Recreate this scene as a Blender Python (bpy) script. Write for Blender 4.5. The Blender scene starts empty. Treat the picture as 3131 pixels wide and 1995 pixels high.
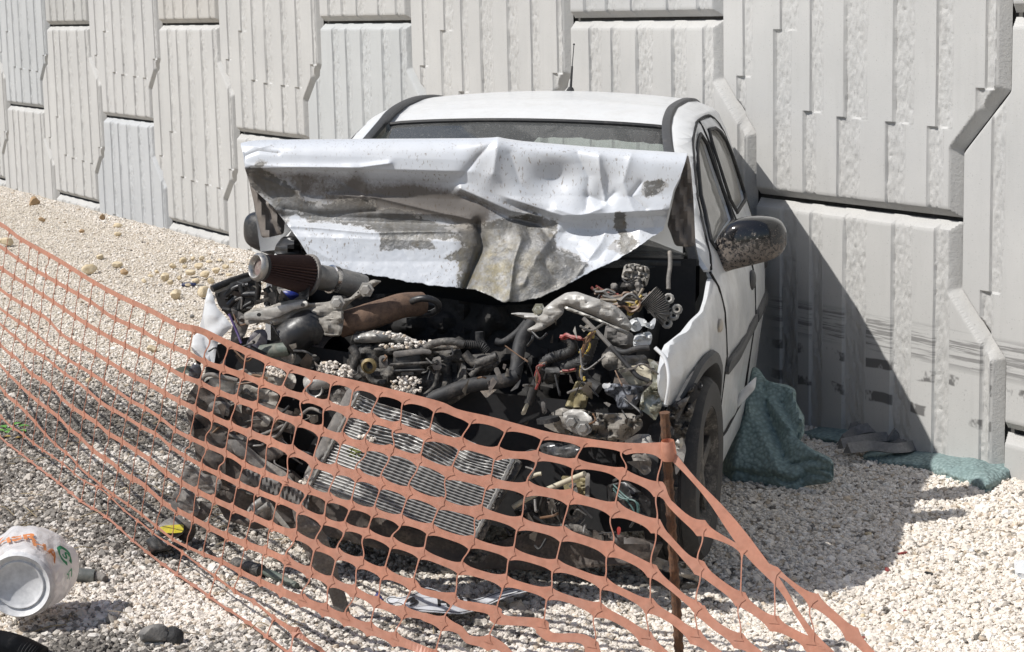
import bpy, bmesh, math, random
import numpy as np
from mathutils import Vector, Matrix, noise as mnoise
from mathutils.geometry import tessellate_polygon
random.seed(7); rng = np.random.default_rng(7)
S = bpy.context.scene; COL = S.collection
R = math.radians
# ------------------------------------------------------------------ camera
CX, CY, F = 1565.5, 997.5, 5947.35           # measured from the photograph (its own pixel grid)
PITCH, ROLL, H = .1619, .0223, 1.7681
FW = np.array([0, math.cos(PITCH), -math.sin(PITCH)]); r0 = np.array([1., 0, 0]); u0 = np.cross(r0, FW)
RT = math.cos(ROLL)*r0 - math.sin(ROLL)*u0; UP = math.sin(ROLL)*r0 + math.cos(ROLL)*u0
CAM = np.array([0, 0, H])
cd = bpy.data.cameras.new('camera'); cam = bpy.data.objects.new('camera', cd); COL.objects.link(cam)
cd.sensor_width = 36; cd.lens = 36*F/3131; cd.clip_start = .05; cd.clip_end = 500
cam.matrix_world = Matrix(((RT[0], UP[0], -FW[0], 0), (RT[1], UP[1], -FW[1], 0), (RT[2], UP[2], -FW[2], H), (0, 0, 0, 1)))
S.camera = cam
# ------------------------------------------------------------------ sky, sun, exposure
SUN = Vector((-.60, -.20, .775)).normalized()
w = bpy.data.worlds.new('World'); S.world = w; w.use_nodes = True
nt = w.node_tree; bg = nt.nodes['Background']
sk = nt.nodes.new('ShaderNodeTexSky'); sk.sky_type = 'NISHITA'; sk.sun_disc = False
sk.sun_elevation = math.asin(SUN.z); sk.sun_rotation = math.atan2(SUN.x, SUN.y)
sk.air_density = 1.0; sk.dust_density = 1.5; sk.ozone_density = 1.0
nt.links.new(sk.outputs[0], bg.inputs[0]); bg.inputs[1].default_value = .10
sl = bpy.data.lights.new('sun', 'SUN'); sl.energy = 4.6; sl.angle = R(.53); sl.color = (1, .975, .935)
so = bpy.data.objects.new('sun', sl); COL.objects.link(so); so.rotation_euler = SUN.to_track_quat('Z', 'Y').to_euler()
so.location = SUN*20
vs = S.view_settings; vs.view_transform = 'Standard'; vs.look = 'None'; vs.exposure = .10; vs.gamma = 1
S.cycles.max_bounces = 8; S.cycles.transparent_max_bounces = 16; S.cycles.use_denoising = True

# ------------------------------------------------------------------ geometry helpers
def ray(px, py): return FW + RT*(px-CX)/F - UP*(py-CY)/F
def gnd(px, py, z=0):
    v = ray(px, py); return CAM + v*((z-H)/v[2])
def onz(px, py, Z):
    return CAM + ray(px, py)*Z
YAW, CR, CPI = .1761, .0257, -.0319
CC = np.array([-.1837, 5.9782, .0511])
def rm(ax, a):
    c, s = math.cos(a), math.sin(a)
    return np.array({'x': [[1,0,0],[0,c,-s],[0,s,c]], 'y': [[c,0,s],[0,1,0],[-s,0,c]], 'z': [[c,-s,0],[s,c,0],[0,0,1]]}[ax])
CM = rm('z', -YAW) @ rm('y', CR) @ rm('x', CPI)
def W(X, Y, Z): return CM @ np.array([Y, X, Z]) + CC       # car frame (X rearward, Y to its left, Z up) to world
_o = CM.T @ (CAM-CC); _o = np.array([_o[1], _o[0], _o[2]])
def at(px, py, X):                                          # the point of the car's cross-section at X seen there
    d = CM.T @ ray(px, py); d = np.array([d[1], d[0], d[2]])
    return W(*(_o + d*(X-_o[0])/d[0]))
def loc(P): a = CM.T @ (np.array(P)-CC); return np.array([a[1], a[0], a[2]])

def tag(o, label=None, cat=None, group=None, kind=None):
    if label: o['label'] = label
    if cat: o['category'] = cat
    if group: o['group'] = group
    if kind: o['kind'] = kind
    return o
def empty(name, loc_, label, cat, group=None, rz=0):
    o = bpy.data.objects.new(name, None); COL.objects.link(o); o.location = loc_; o.rotation_euler.z = rz
    o.empty_display_size = .1
    return tag(o, label, cat, group)
def build(name, V, Fc, m, parent=None, smooth=True, angle=40, attrs=None, origin=None):
    V = np.asarray(V, dtype=float).reshape(-1, 3)
    if parent is not None: off = np.array(parent.location)
    elif origin is not None: off = np.array(origin)
    else: off = np.zeros(3)
    me = bpy.data.meshes.new(name); me.from_pydata((V-off).tolist(), [], [list(f) for f in Fc])
    me.materials.append(m)
    if attrs:
        for k, a in attrs.items():
            at_ = me.attributes.new(k, 'FLOAT', 'POINT'); at_.data.foreach_set('value', np.asarray(a, dtype=np.float32))
    me.update()
    if smooth:
        me.shade_smooth()
        if angle < 180: me.set_sharp_from_angle(angle=R(angle))
    o = bpy.data.objects.new(name, me); COL.objects.link(o)
    if parent is not None: o.parent = parent
    elif origin is not None: o.location = origin
    return o
class MB:                                                   # collects shapes for ONE mesh
    def __init__(s): s.V = []; s.F = []; s.n = 0
    def add(s, V, Fc):
        V = np.asarray(V, float).reshape(-1, 3); s.V.append(V); s.F += [[i+s.n for i in f] for f in Fc]; s.n += len(V); return s
    def build(s, name, m, parent=None, **k): return build(name, np.vstack(s.V), s.F, m, parent, **k)
def catmull(P, n):
    P = np.asarray(P, float)
    if len(P) < 3: t = np.linspace(0, 1, n)[:, None]; return P[0]*(1-t)+P[-1]*t
    d = np.r_[0, np.cumsum(np.linalg.norm(np.diff(P, axis=0), axis=1)+1e-9)]
    Q = np.vstack([2*P[0]-P[1], P, 2*P[-1]-P[-2]]); out = []
    for t in np.linspace(0, d[-1], n):
        i = min(np.searchsorted(d, t, 'right')-1, len(P)-2); u = (t-d[i])/(d[i+1]-d[i])
        a, b, c, e = Q[i], Q[i+1], Q[i+2], Q[i+3]
        out.append(.5*((2*b)+(c-a)*u+(2*a-5*b+4*c-e)*u*u+(3*b-a-3*c+e)*u**3))
    return np.array(out)
def tube(P, r, k=8, n=None, cap=True, corr=0):
    P = catmull(P, n or max(2, 5*len(P))) if n != 0 else np.asarray(P, float)
    m = len(P); rr = np.interp(np.linspace(0, 1, m), np.linspace(0, 1, len(np.atleast_1d(r))), np.atleast_1d(r)) if np.ndim(r) else np.full(m, r)
    if corr: rr = rr*(1+corr*np.where(np.arange(m) % 2, 1, -1))
    T = np.gradient(P, axis=0); T /= np.linalg.norm(T, axis=1)[:, None]+1e-12
    a = np.array([0, 0, 1.]) if abs(T[0][2]) < .9 else np.array([1., 0, 0]); V = []
    u = np.cross(T[0], a); u /= np.linalg.norm(u)
    for i in range(m):
        u = u - T[i]*(u@T[i]); u /= np.linalg.norm(u); v = np.cross(T[i], u)
        for j in range(k):
            an = 2*math.pi*j/k; V.append(P[i]+rr[i]*(math.cos(an)*u+math.sin(an)*v))
    Fc = [[i*k+j, i*k+(j+1) % k, (i+1)*k+(j+1) % k, (i+1)*k+j] for i in range(m-1) for j in range(k)]
    if cap: Fc += [list(range(k))[::-1], [(m-1)*k+j for j in range(k)]]
    return np.array(V), Fc
def box(c, sx, ax=None, bev=.12):                           # bevelled box: centre, half sizes, 3x3 axes
    ax = np.eye(3) if ax is None else np.asarray(ax, float)
    bm = bmesh.new(); bmesh.ops.create_cube(bm, size=2)
    for v in bm.verts: v.co = Vector((v.co.x*sx[0], v.co.y*sx[1], v.co.z*sx[2]))
    if bev: bmesh.ops.bevel(bm, geom=bm.edges[:], offset=min(sx)*bev*2, segments=2, affect='EDGES', profile=.5)
    V = np.array([v.co[:] for v in bm.verts]) @ ax + np.array(c); bm.verts.index_update()
    Fc = [[v.index for v in f.verts] for f in bm.faces]; bm.free(); return V, Fc
CAX = np.array([CM @ [0, 1, 0], CM @ [1, 0, 0], CM @ [0, 0, 1]])   # rows: car X, Y, Z axes
def lathe(prof, o, axis, k=24, up=(0, 0, 1), squash=1):
    axis = np.array(axis, float); axis /= np.linalg.norm(axis); u = np.cross(axis, up); u /= np.linalg.norm(u); v = np.cross(u, axis)
    V = []; m = len(prof)
    for (r, h) in prof:
        for j in range(k):
            a = 2*math.pi*j/k; V.append(np.array(o)+axis*h+r*(math.cos(a)*u+squash*math.sin(a)*v))
    Fc = [[i*k+j, i*k+(j+1) % k, (i+1)*k+(j+1) % k, (i+1)*k+j] for i in range(m-1) for j in range(k)]
    return np.array(V), Fc
def ellipsoid(c, ax, k=16, n=10, lump=0, seed=0):
    V = []; Fc = []
    for i in range(n+1):
        t = math.pi*i/n
        for j in range(k):
            a = 2*math.pi*j/k; d = np.array([math.sin(t)*math.cos(a), math.sin(t)*math.sin(a), math.cos(t)])
            f = 1+lump*mnoise.noise(Vector(d*1.7)+Vector((seed*3.1, 0, 0)))
            V.append(np.array(c)+(d*f) @ np.asarray(ax))
    for i in range(n):
        for j in range(k): Fc.append([i*k+j, (i+1)*k+j, (i+1)*k+(j+1) % k, i*k+(j+1) % k])
    return np.array(V), Fc
def fbm(p, o=4): return mnoise.fractal(Vector(p), 1.0, 2.0, o)
def fill2d(poly, step, holes=()):                           # triangulated, gridded 2D polygon
    loops = [poly, *holes]
    pts = [Vector((p[0], p[1], 0)) for l in loops for p in l]
    tr = tessellate_polygon([[Vector((p[0], p[1], 0)) for p in l] for l in loops])
    bm = bmesh.new(); vs_ = [bm.verts.new(p) for p in pts]
    for t in tr:
        try: bm.faces.new([vs_[i] for i in t])
        except ValueError: pass
    A = np.array([[p[0], p[1]] for p in poly]); lo, hi = A.min(0), A.max(0)
    for ax in (0, 1):
        n = max(1, int(round((hi[ax]-lo[ax])/step)))
        for k in range(1, n):
            c = lo[ax]+(hi[ax]-lo[ax])*k/n+1e-5; co = Vector((c, 0, 0)) if ax == 0 else Vector((0, c, 0)); no = Vector((1, 0, 0)) if ax == 0 else Vector((0, 1, 0))
            bmesh.ops.bisect_plane(bm, geom=bm.verts[:]+bm.edges[:]+bm.faces[:], dist=1e-6, plane_co=co, plane_no=no)
    bmesh.ops.recalc_face_normals(bm, faces=bm.faces[:])
    bm.verts.index_update()
    V = np.array([(v.co.x, v.co.y) for v in bm.verts]); Fc = [[v.index for v in f.verts] for f in bm.faces]
    B = [(l.vert.index, l.link_loop_next.vert.index) for f in bm.faces for l in f.loops if len(l.edge.link_faces) == 1]
    bm.free(); return V, Fc, B
def pdist(V, loops):
    d = np.full(len(V), 1e9)
    for l in loops:
        A = np.asarray(l, float); Bq = np.roll(A, -1, 0)
        for a, b in zip(A, Bq):
            ab = b-a; t = np.clip(((V-a) @ ab)/(ab @ ab+1e-12), 0, 1); d = np.minimum(d, np.linalg.norm(V-a-t[:, None]*ab, axis=1))
    return d
def inpoly(V, poly):
    x, y = V[:, 0], V[:, 1]; c = np.zeros(len(V), bool); P = np.asarray(poly, float)
    for (x1, y1), (x2, y2) in zip(P, np.roll(P, -1, 0)):
        c ^= ((y1 > y) != (y2 > y)) & (x < (x2-x1)*(y-y1)/(y2-y1+1e-12)+x1)
    return c
def sdf(V, poly): d = pdist(V, [poly]); return np.where(inpoly(V, poly), d, -d)
def shell(V2, Fc, B, f, g):                                 # front surface f(v), back surface g(v)
    n = len(V2); V = [f(*v) for v in V2]+[g(*v) for v in V2]
    Fo = [list(a) for a in Fc]+[[i+n for i in a][::-1] for a in Fc]+[[b, a, a+n, b+n] for a, b in B]
    return np.array(V), Fo
def rnd_poly(P, seg=5):                                    # smooths a traced outline a little
    P = np.asarray(P, float); out = []
    for a, b, c in zip(np.roll(P, 1, 0), P, np.roll(P, -1, 0)):
        e1 = min(.3*np.linalg.norm(a-b), seg); e2 = min(.3*np.linalg.norm(c-b), seg)
        out += [b+(a-b)/(np.linalg.norm(a-b)+1e-9)*e1, b+(c-b)/(np.linalg.norm(c-b)+1e-9)*e2]
    return out
def sheet(poly, X, thick=.02, step=22, dome=.016, dw=7, amp=.01, sc=.02, seed=0, rnd=True, holes=(), extra=None):
    """a piece of bent metal in the car: traced outline, its own place X along the car, thickness and crumple"""
    dome *= .75; dw *= .75
    P = rnd_poly(poly) if rnd else [np.array(p, float) for p in poly]
    V2, Fc, B = fill2d(P, step, holes); d = pdist(V2, [P, *holes]); D = {tuple(np.round(v, 3)): k for v, k in zip(V2, d)}
    fx = X if callable(X) else (lambda x, y: X)
    def cr_(x, y):                                          # crumple: soft swell plus sharp folds
        q = Vector((x*sc*.8+seed, y*sc*.8, seed*3.1)); return amp*(.7*fbm((x*sc, y*sc, seed*7.3))+.9*(1-3*abs(mnoise.noise(q))))
    def fr(x, y):
        k = D[tuple(np.round((x, y), 3))]
        z = fx(x, y)+dome*math.exp(-k/dw)+cr_(x, y)+.35*amp*(1-3*abs(mnoise.noise(Vector((x*sc*2.6, y*sc*2.6, seed+5)))))
        if extra: z += extra(x, y)
        return at(x, y, z)
    def bk(x, y): return at(x, y, fx(x, y)+dome+thick+(cr_(x, y) if dome == 0 else 0)+(extra(x, y) if extra and dome == 0 else 0))
    return shell(V2, Fc, B, fr, bk)

# ------------------------------------------------------------------ materials
class NT:
    def __init__(s, name):
        s.m = bpy.data.materials.new(name); s.m.use_nodes = True; s.t = s.m.node_tree; s.b = s.t.nodes['Principled BSDF']; s.out = s.t.nodes['Material Output']
    def n(s, ty, **kw):
        x = s.t.nodes.new(ty)
        for k, v in kw.items():
            if k.startswith('_'): setattr(x, k[1:], v)
            else:
                key = int(k[1:]) if k[0] == 'i' and k[1:].isdigit() else k.replace('__', ' ')
                i = x.inputs[key]
                if isinstance(v, bpy.types.NodeSocket): s.t.links.new(v, i)
                else: i.default_value = v
        return x
    def l(s, a, b): s.t.links.new(a, b)
    def co(s): return s.n('ShaderNodeTexCoord').outputs['Object']
    def wpos(s): return s.n('ShaderNodeNewGeometry').outputs['Position']
    def noise(s, sc, det=5, rough=.6, vec=None, dist=0):
        k = dict(Scale=sc, Detail=det, Roughness=rough, Distortion=dist); k['Vector'] = vec if vec is not None else s.wpos()
        return s.n('ShaderNodeTexNoise', **k).outputs[0]
    def ramp(s, x, a, b): return s.n('ShaderNodeMapRange', Value=x, i1=a, i2=b, i3=0., i4=1.).outputs[0]
    def mix(s, f, a, b):
        x = s.t.nodes.new('ShaderNodeMix'); x.data_type = 'RGBA'
        for i, v in ((0, f), (6, a), (7, b)):
            if isinstance(v, bpy.types.NodeSocket): s.l(v, x.inputs[i])
            else: x.inputs[i].default_value = v if i == 0 else (*v, 1) if len(v) == 3 else v
        return x.outputs[2]
    def math(s, op, a, b=0., clamp=False):
        x = s.n('ShaderNodeMath', _operation=op, i0=a, i1=b); x.use_clamp = clamp; return x.outputs[0]
    def attr(s, name, ty='GEOMETRY'): return s.n('ShaderNodeAttribute', _attribute_name=name, _attribute_type=ty)
    def bump(s, h, st=.3, d=.01): s.l(s.n('ShaderNodeBump', Strength=st, Distance=d, Height=h).outputs[0], s.b.inputs['Normal'])
    def set(s, **k):
        for a, v in k.items():
            i = s.b.inputs[a.replace('_', ' ')]
            if isinstance(v, bpy.types.NodeSocket): s.l(v, i)
            else: i.default_value = (*v, 1) if isinstance(v, tuple) and len(v) == 3 else v
        return s
MATS = {}
def dirty(name, base, dirt, sc=30, lo=.45, hi=.65, rough=.5, drough=.85, metal=0, bump=.15, bsc=120, coat=0, spec=.5):
    if name in MATS: return MATS[name]
    t = NT(name); f = t.ramp(t.noise(sc, 6, .65), lo, hi)
    f2 = t.noise(sc*5, 3, .6)
    c = t.mix(f, base, dirt); c = t.mix(t.ramp(f2, .35, .75), c, tuple(k*.72 for k in base))
    t.set(Base_Color=c, Roughness=t.math('ADD', t.math('MULTIPLY', f, drough-rough), rough), Metallic=t.math('MULTIPLY', t.math('SUBTRACT', 1., f, True), metal), Coat_Weight=coat)
    t.b.inputs['Specular IOR Level'].default_value = spec
    if bump: t.bump(t.noise(bsc, 5, .65), bump, .004)
    MATS[name] = t.m; return t.m
def m_paint():
    t = NT('white_car_paint'); d = t.ramp(t.noise(9, 6, .7), .45, .72); sp = t.ramp(t.noise(260, 2, .5), .68, .74)
    c = t.mix(t.math('MULTIPLY', d, .45), (.65, .66, .665), (.46, .445, .41)); c = t.mix(t.math('MULTIPLY', sp, .55), c, (.25, .22, .19))
    t.set(Base_Color=c, Roughness=t.math('ADD', t.math('MULTIPLY', d, .3), .3), Coat_Weight=.35, Coat_Roughness=.12); return t.m
PAINT = m_paint()
BLACKP = dirty('black_plastic', (.018, .018, .019), (.10, .092, .08), 22, .48, .75, .38, .8, 0, .12)
RUBBER = dirty('black_rubber', (.02, .02, .021), (.12, .11, .10), 26, .5, .8, .65, .9, 0, .1)
DUSTY = dirty('dusty_dark_casting', (.035, .033, .031), (.23, .21, .185), 26, .42, .66, .55, .9, .2, .35)
ALU = dirty('dusty_aluminium', (.30, .295, .28), (.27, .245, .21), 30, .42, .7, .4, .85, .6, .3)
CAST = dirty('beige_dirty_casting', (.29, .268, .235), (.085, .078, .068), 20, .45, .68, .55, .85, .15, .4)
STEEL = dirty('scuffed_pale_steel', (.43, .415, .385), (.15, .132, .11), 16, .46, .72, .42, .8, .15, .2)
OLIVE = dirty('bare_olive_metal', (.33, .32, .25), (.52, .52, .50), 24, .5, .62, .28, .4, .55, .25)
RUSTP = dirty('rusty_pipe', (.17, .105, .07), (.07, .045, .035), 40, .42, .62, .8, .9, .1, .35)
BROWNP = dirty('brown_black_liner', (.052, .043, .038), (.15, .122, .10), 22, .40, .70, .6, .9, 0, .2)
GREYP = dirty('dusty_grey_plastic', (.15, .14, .13), (.30, .27, .235), 18, .42, .7, .7, .9, 0, .25)
CREAM = dirty('cream_plastic', (.55, .50, .38), (.25, .21, .15), 18, .45, .75, .6, .85, 0, .2)
SPOT = dirty('spotted_blue_grey', (.18, .19, .215), (.03, .03, .035), 34, .47, .55, .5, .7, 0, .15)
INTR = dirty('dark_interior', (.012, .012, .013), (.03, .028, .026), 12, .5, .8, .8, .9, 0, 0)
CHROME = dirty('worn_chrome', (.62, .61, .59), (.35, .32, .28), 40, .5, .8, .16, .5, 1, .05)
BLUEP = dirty('blue_plastic', (.02, .035, .22), (.03, .03, .06), 30, .5, .8, .3, .6, 0, .05)
REDP = dirty('red_plastic', (.26, .035, .03), (.2, .03, .03), 30, .5, .8, .35, .6, 0, .05)
TRIMG = dirty('grey_rubber_trim', (.055, .056, .058), (.11, .105, .10), 18, .5, .8, .55, .8, 0, .05)
GREEND = dirty('green_grey_plastic', (.10, .125, .105), (.20, .19, .16), 22, .45, .7, .55, .85, 0, .15)

# ================================================================== SETTING: concrete wall
WTH, WD = .5049, 5.0
WN = np.array([math.cos(WTH), math.sin(WTH), 0]); WDIR = np.array([-math.sin(WTH), math.cos(WTH), 0])
def m_concrete():
    t = NT('precast_concrete'); p = t.wpos(); oc = t.n('ShaderNodeObjectInfo').outputs['Color']
    f = t.noise(1.6, 5, .6); c = t.mix(t.ramp(f, .35, .7), (.425, .420, .408), (.48, .473, .458))
    mp = t.n('ShaderNodeMapping', Vector=t.co()); mp.inputs['Scale'].default_value = (5, 1, .7)
    st = t.ramp(t.noise(3, 4, .6, mp.outputs[0]), .52, .8); c = t.mix(t.math('MULTIPLY', st, .35), c, (.365, .358, .345))
    pit = t.ramp(t.noise(140, 2, .5), .66, .74); c = t.mix(t.math('MULTIPLY', pit, .5), c, (.2, .195, .185))
    c = t.n('ShaderNodeMix', _data_type='RGBA', _blend_type='MULTIPLY', i0=1., i6=c, i7=oc).outputs[2]
    # tyre and scrape marks left on the raised strips low down near the car
    rs = t.attr('raised').outputs['Fac']; sp = t.n('ShaderNodeSeparateXYZ', Vector=p)
    mp2 = t.n('ShaderNodeMapping', Vector=p); mp2.inputs['Scale'].default_value = (1.5, 1.5, 55)
    ln = t.noise(1, 4, .75, mp2.outputs[0])
    b1 = t.math('MULTIPLY', t.ramp(sp.outputs[2], .36, .40), t.ramp(sp.outputs[2], .53, .50))
    b2 = t.math('MULTIPLY', t.ramp(t.math('PINGPONG', t.math('ADD', sp.outputs[2], t.math('MULTIPLY', t.noise(4, 2), .05)), .07), .046, .052), t.math('MULTIPLY', t.ramp(sp.outputs[2], .13, .15), t.ramp(sp.outputs[2], .37, .35)))
    mk = t.math('MAXIMUM', t.math('MULTIPLY', b1, t.math('MULTIPLY', t.ramp(ln, .49, .55), .75)), t.math('MULTIPLY', b2, t.ramp(t.noise(5, 4, .7), .46, .52)))
    near = t.ramp(sp.outputs[1], 8.35, 8.25); mk = t.math('MULTIPLY', t.math('MULTIPLY', mk, near), t.math('MULTIPLY', rs, .8))
    c = t.mix(mk, c, (.075, .072, .07))
    t.set(Base_Color=c, Roughness=.88); t.b.inputs['Specular IOR Level'].default_value = .25
    rz_ = t.math('SUBTRACT', 1., rs, True); hh = t.math('ADD', t.math('MULTIPLY', t.noise(220, 4, .7), .25), t.math('MULTIPLY', rz_, t.math('MULTIPLY', t.noise(75, 6, .75), 1.2)))
    t.bump(hh, .5, .006); return t.m
CONC = m_concrete()
def panel_mesh():
    hw, nw, hz = .885, .642, .757
    poly = np.array([(-nw, -hz), (nw, -hz), (nw, -.505), (hw, -.27), (hw, .27), (nw, .505), (nw, hz), (-nw, hz), (-nw, .505), (-hw, .27), (-hw, -.27), (-nw, -.505)])
    nx, nz = 340, 190
    xs = np.linspace(-hw, hw, nx+1); zs = np.linspace(-hz, hz, nz+1)
    X, Z = np.meshgrid(xs, zs); V2 = np.c_[X.ravel(), Z.ravel()]
    e = sdf(V2, poly); x, z = V2[:, 0], V2[:, 1]
    fr = [.10, .25, .365, .49, .66, .80, .95]; zj = [-.25, -.05, -.39, -.40, -.41, -.42, -.27]; ru = [.055, .10, .07, .12, .10, .075, .04]
    dep = np.zeros(len(x)); rough = np.zeros(len(x))
    wob = np.array([mnoise.noise(Vector((0, b*3, 1))) for b in zs]).repeat(nx+1)*.006
    for f, j, rw in zip(fr, zj, ru):
        ed = -hw+f*2*hw+wob+np.where(z < j, -.045, 0.)
        t = x-ed
        inside = (t >= 0) & (t < .16)
        ramp_ = np.where(t < .007, t/.007, np.clip(1-(t-.007-rw*.55)/(rw*.6), 0, 1))
        dep = np.where(inside, np.maximum(dep, .0125*ramp_), dep); rough = np.where(inside & (t > .006) & (t < rw*1.15+.01), 1, rough)
    nz_ = np.array([fbm((a*38, b*16, 3.3), 4) for a, b in V2])
    nz2 = np.array([mnoise.noise(Vector((a*120, b*60, 7.1))) for a, b in V2])
    dep += rough*(np.clip(nz_, -.6, 1)*.005+np.clip(nz2, -.2, 1)*.004)
    ch = np.clip((.034-e)/.034, 0, 1)
    dep = np.maximum(dep*(1-ch), 0)+ch*.048
    raised = ((rough < .5) & (e > .03)).astype(float)
    V = np.c_[x, dep, z]; keep = e > -.011
    outv = np.where((e < 0) & keep)[0]; Pn = V2.copy(); best = np.full(len(outv), 1e9)
    for a, b in zip(poly, np.roll(poly, -1, 0)):
        ab = b-a; t = np.clip(((V2[outv]-a) @ ab)/(ab @ ab), 0, 1); q = a+t[:, None]*ab; dq = np.linalg.norm(V2[outv]-q, axis=1); m_ = dq < best; best[m_] = dq[m_]; Pn[outv[m_]] = q[m_]
    V[:, 0], V[:, 2] = Pn[:, 0], Pn[:, 1]; anyin = e > 0
    idx = -np.ones(len(V), int); Fc = []
    I = np.arange((nx+1)*(nz+1)).reshape(nz+1, nx+1)
    for i in range(nz):
        for j in range(nx):
            q = (I[i, j], I[i, j+1], I[i+1, j+1], I[i+1, j])
            if all(keep[k] for k in q) and any(anyin[k] for k in q): Fc.append(q)
    used = np.unique(np.array(Fc)); idx[used] = np.arange(len(used)); Fc = [[int(idx[k]) for k in q] for q in Fc]
    me = bpy.data.meshes.new('panel'); me.from_pydata(V[used].tolist(), [], Fc); me.materials.append(CONC)
    a = me.attributes.new('raised', 'FLOAT', 'POINT'); a.data.foreach_set('value', raised[used].astype(np.float32))
    me.update(); me.shade_smooth(); me.set_sharp_from_angle(angle=R(28)); return me
wall = empty('concrete_wall', WN*WD, 'pale grey retaining wall of interlocking ribbed concrete panels behind the wrecked car', 'wall', rz=WTH-math.pi/2)
PM = panel_mesh(); k = 0
TONE = {(7, 0): (.90, .93, .97), (4, 1): (.93, .96, .98), (9, 1): (.90, .93, .96), (9, 2): (.86, .89, .93), (7, 1): (.97, .97, .97), (2, 2): (.95, .96, .97), (6, 2): (.93, .91, .88), (8, 2): (.86, .86, .85)}
for n in range(-2, 13):
    s = 4.68+1.545*n
    zc = [-.59, .94, 2.47, 4.0] if n % 2 == 0 else [.175, 1.705, 3.235]
    for q, z in enumerate(zc):
        o = bpy.data.objects.new('panel', PM); COL.objects.link(o); o.parent = wall; o.location = (-s, 0, z)
        v = 1-.05*random.random(); c = TONE.get((n, q), (v, v, v*.995)); o.color = (*c, 1)
bk = build('backing', [(-26, .075, -1.4), (1.6, .075, -1.4), (1.6, .075, 4.9), (-26, .075, 4.9), (-26, .3, -1.4), (1.6, .3, -1.4), (1.6, .3, 4.9), (-26, .3, 4.9)],
           [(0, 1, 2, 3), (7, 6, 5, 4), (3, 2, 6, 7), (0, 4, 5, 1), (0, 3, 7, 4), (1, 5, 6, 2)], dirty('wall_backing', (.10, .098, .092), (.16, .15, .14), 8, .4, .7, .9, .9), None, smooth=False)
bk.parent = wall

# ================================================================== SETTING: ground and gravel
def gz(x, y):
    s = x*WDIR[0]+y*WDIR[1]; d = WD-(x*WN[0]+y*WN[1])
    a = np.clip((s-6.5)/6, 0, 1); a = a*a*(3-2*a); b = np.clip(1-d/3.2, 0, 1); b = b*b*(3-2*b)
    return .125*a*b+.05*np.clip(1-(s-4.4)/1.4, 0, 1)*np.clip(1-d/.9, 0, 1)
def dirtiness(x, y):                                        # share of dark stones and soil: the trampled left foreground
    n = np.array([fbm((a*1.1, b*1.1, 5.), 3) for a, b in zip(np.ravel(x), np.ravel(y))]).reshape(np.shape(x))
    x = np.asarray(x, float); y = np.asarray(y, float); v = np.zeros(np.shape(x))
    for (cx, cy, rx, ry, k) in DIRT: v = np.maximum(v, k*np.exp(-((x-cx)/rx)**2-((y-cy)/ry)**2))
    return np.clip(v*(1+.9*n)-.03, .02, 1)
DIRT = [(-1.75, 8.1, .8, 1.2, 1.1), (-1.1, 6.8, .55, .65, .95), (-1.9, 6.6, .5, .8, .7), (-1.35, 5.35, .34, .26, 1.1), (-1.35, 6.15, .45, .35, .5), (-.85, 5.3, .3, .22, .45), (-.6, 6.1, .5, .3, .5), (-.25, 5.45, .45, .2, .45), (.25, 5.9, .5, .25, .4), (-2.4, 9.2, .5, .8, .5)]
def m_ground():
    t = NT('gravel_bed'); p = t.wpos(); d = t.attr('dirt').outputs['Fac']
    v = t.n('ShaderNodeTexVoronoi', Vector=p, Scale=75.); rr = t.n('ShaderNodeSeparateColor', i0=v.outputs['Color'])
    c = t.mix(rr.outputs[0], (.62, .555, .47), (.74, .68, .60)); c = t.mix(t.ramp(v.outputs[0], .3, .75), c, (.33, .28, .21))
    n = t.ramp(t.noise(6, 6, .7), .35, .7); c2 = t.mix(n, (.13, .11, .09), (.27, .24, .20)); c = t.mix(d, c, c2)
    t.set(Base_Color=c, Roughness=.95); t.b.inputs['Specular IOR Level'].default_value = .15
    t.bump(t.math('SUBTRACT', t.noise(30, 5, .7), v.outputs[0]), .9, .012); return t.m
gx = np.r_[-60, -40, -25, -15, np.linspace(-9, 4, 105), 8, 15, 30, 60]; gy = np.r_[-30, -10, 0, np.linspace(3, 22, 140), 26, 35, 60, 90]
GX, GY = np.meshgrid(gx, gy); gzv = gz(GX, GY)+np.array([.012*fbm((a*1.7, b*1.7, 0)) for a, b in zip(GX.ravel(), GY.ravel())]).reshape(GX.shape)
nyy, nxx = GX.shape; I = np.arange(nxx*nyy).reshape(nyy, nxx)
ground = build('ground', np.c_[GX.ravel(), GY.ravel(), gzv.ravel()-.012], [(I[i, j], I[i, j+1], I[i+1, j+1], I[i+1, j]) for i in range(nyy-1) for j in range(nxx-1)],
               m_ground(), None, angle=180, attrs={'dirt': dirtiness(GX, GY).ravel()})
tag(ground, kind='structure')
def gh(x, y): return float(gz(np.array(x), np.array(y)))+.012*fbm((x*1.7, y*1.7, 0))-.012
def m_stone():
    t = NT('gravel_stone'); a = t.attr('tint', 'INSTANCER').outputs['Color']
    c = t.mix(t.math('MULTIPLY', t.ramp(t.noise(90, 3, .6), .4, .75), .3), a, (.40, .355, .30))
    t.set(Base_Color=c, Roughness=.9); t.b.inputs['Specular IOR Level'].default_value = .2
    return t.m
STONE = m_stone()
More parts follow.
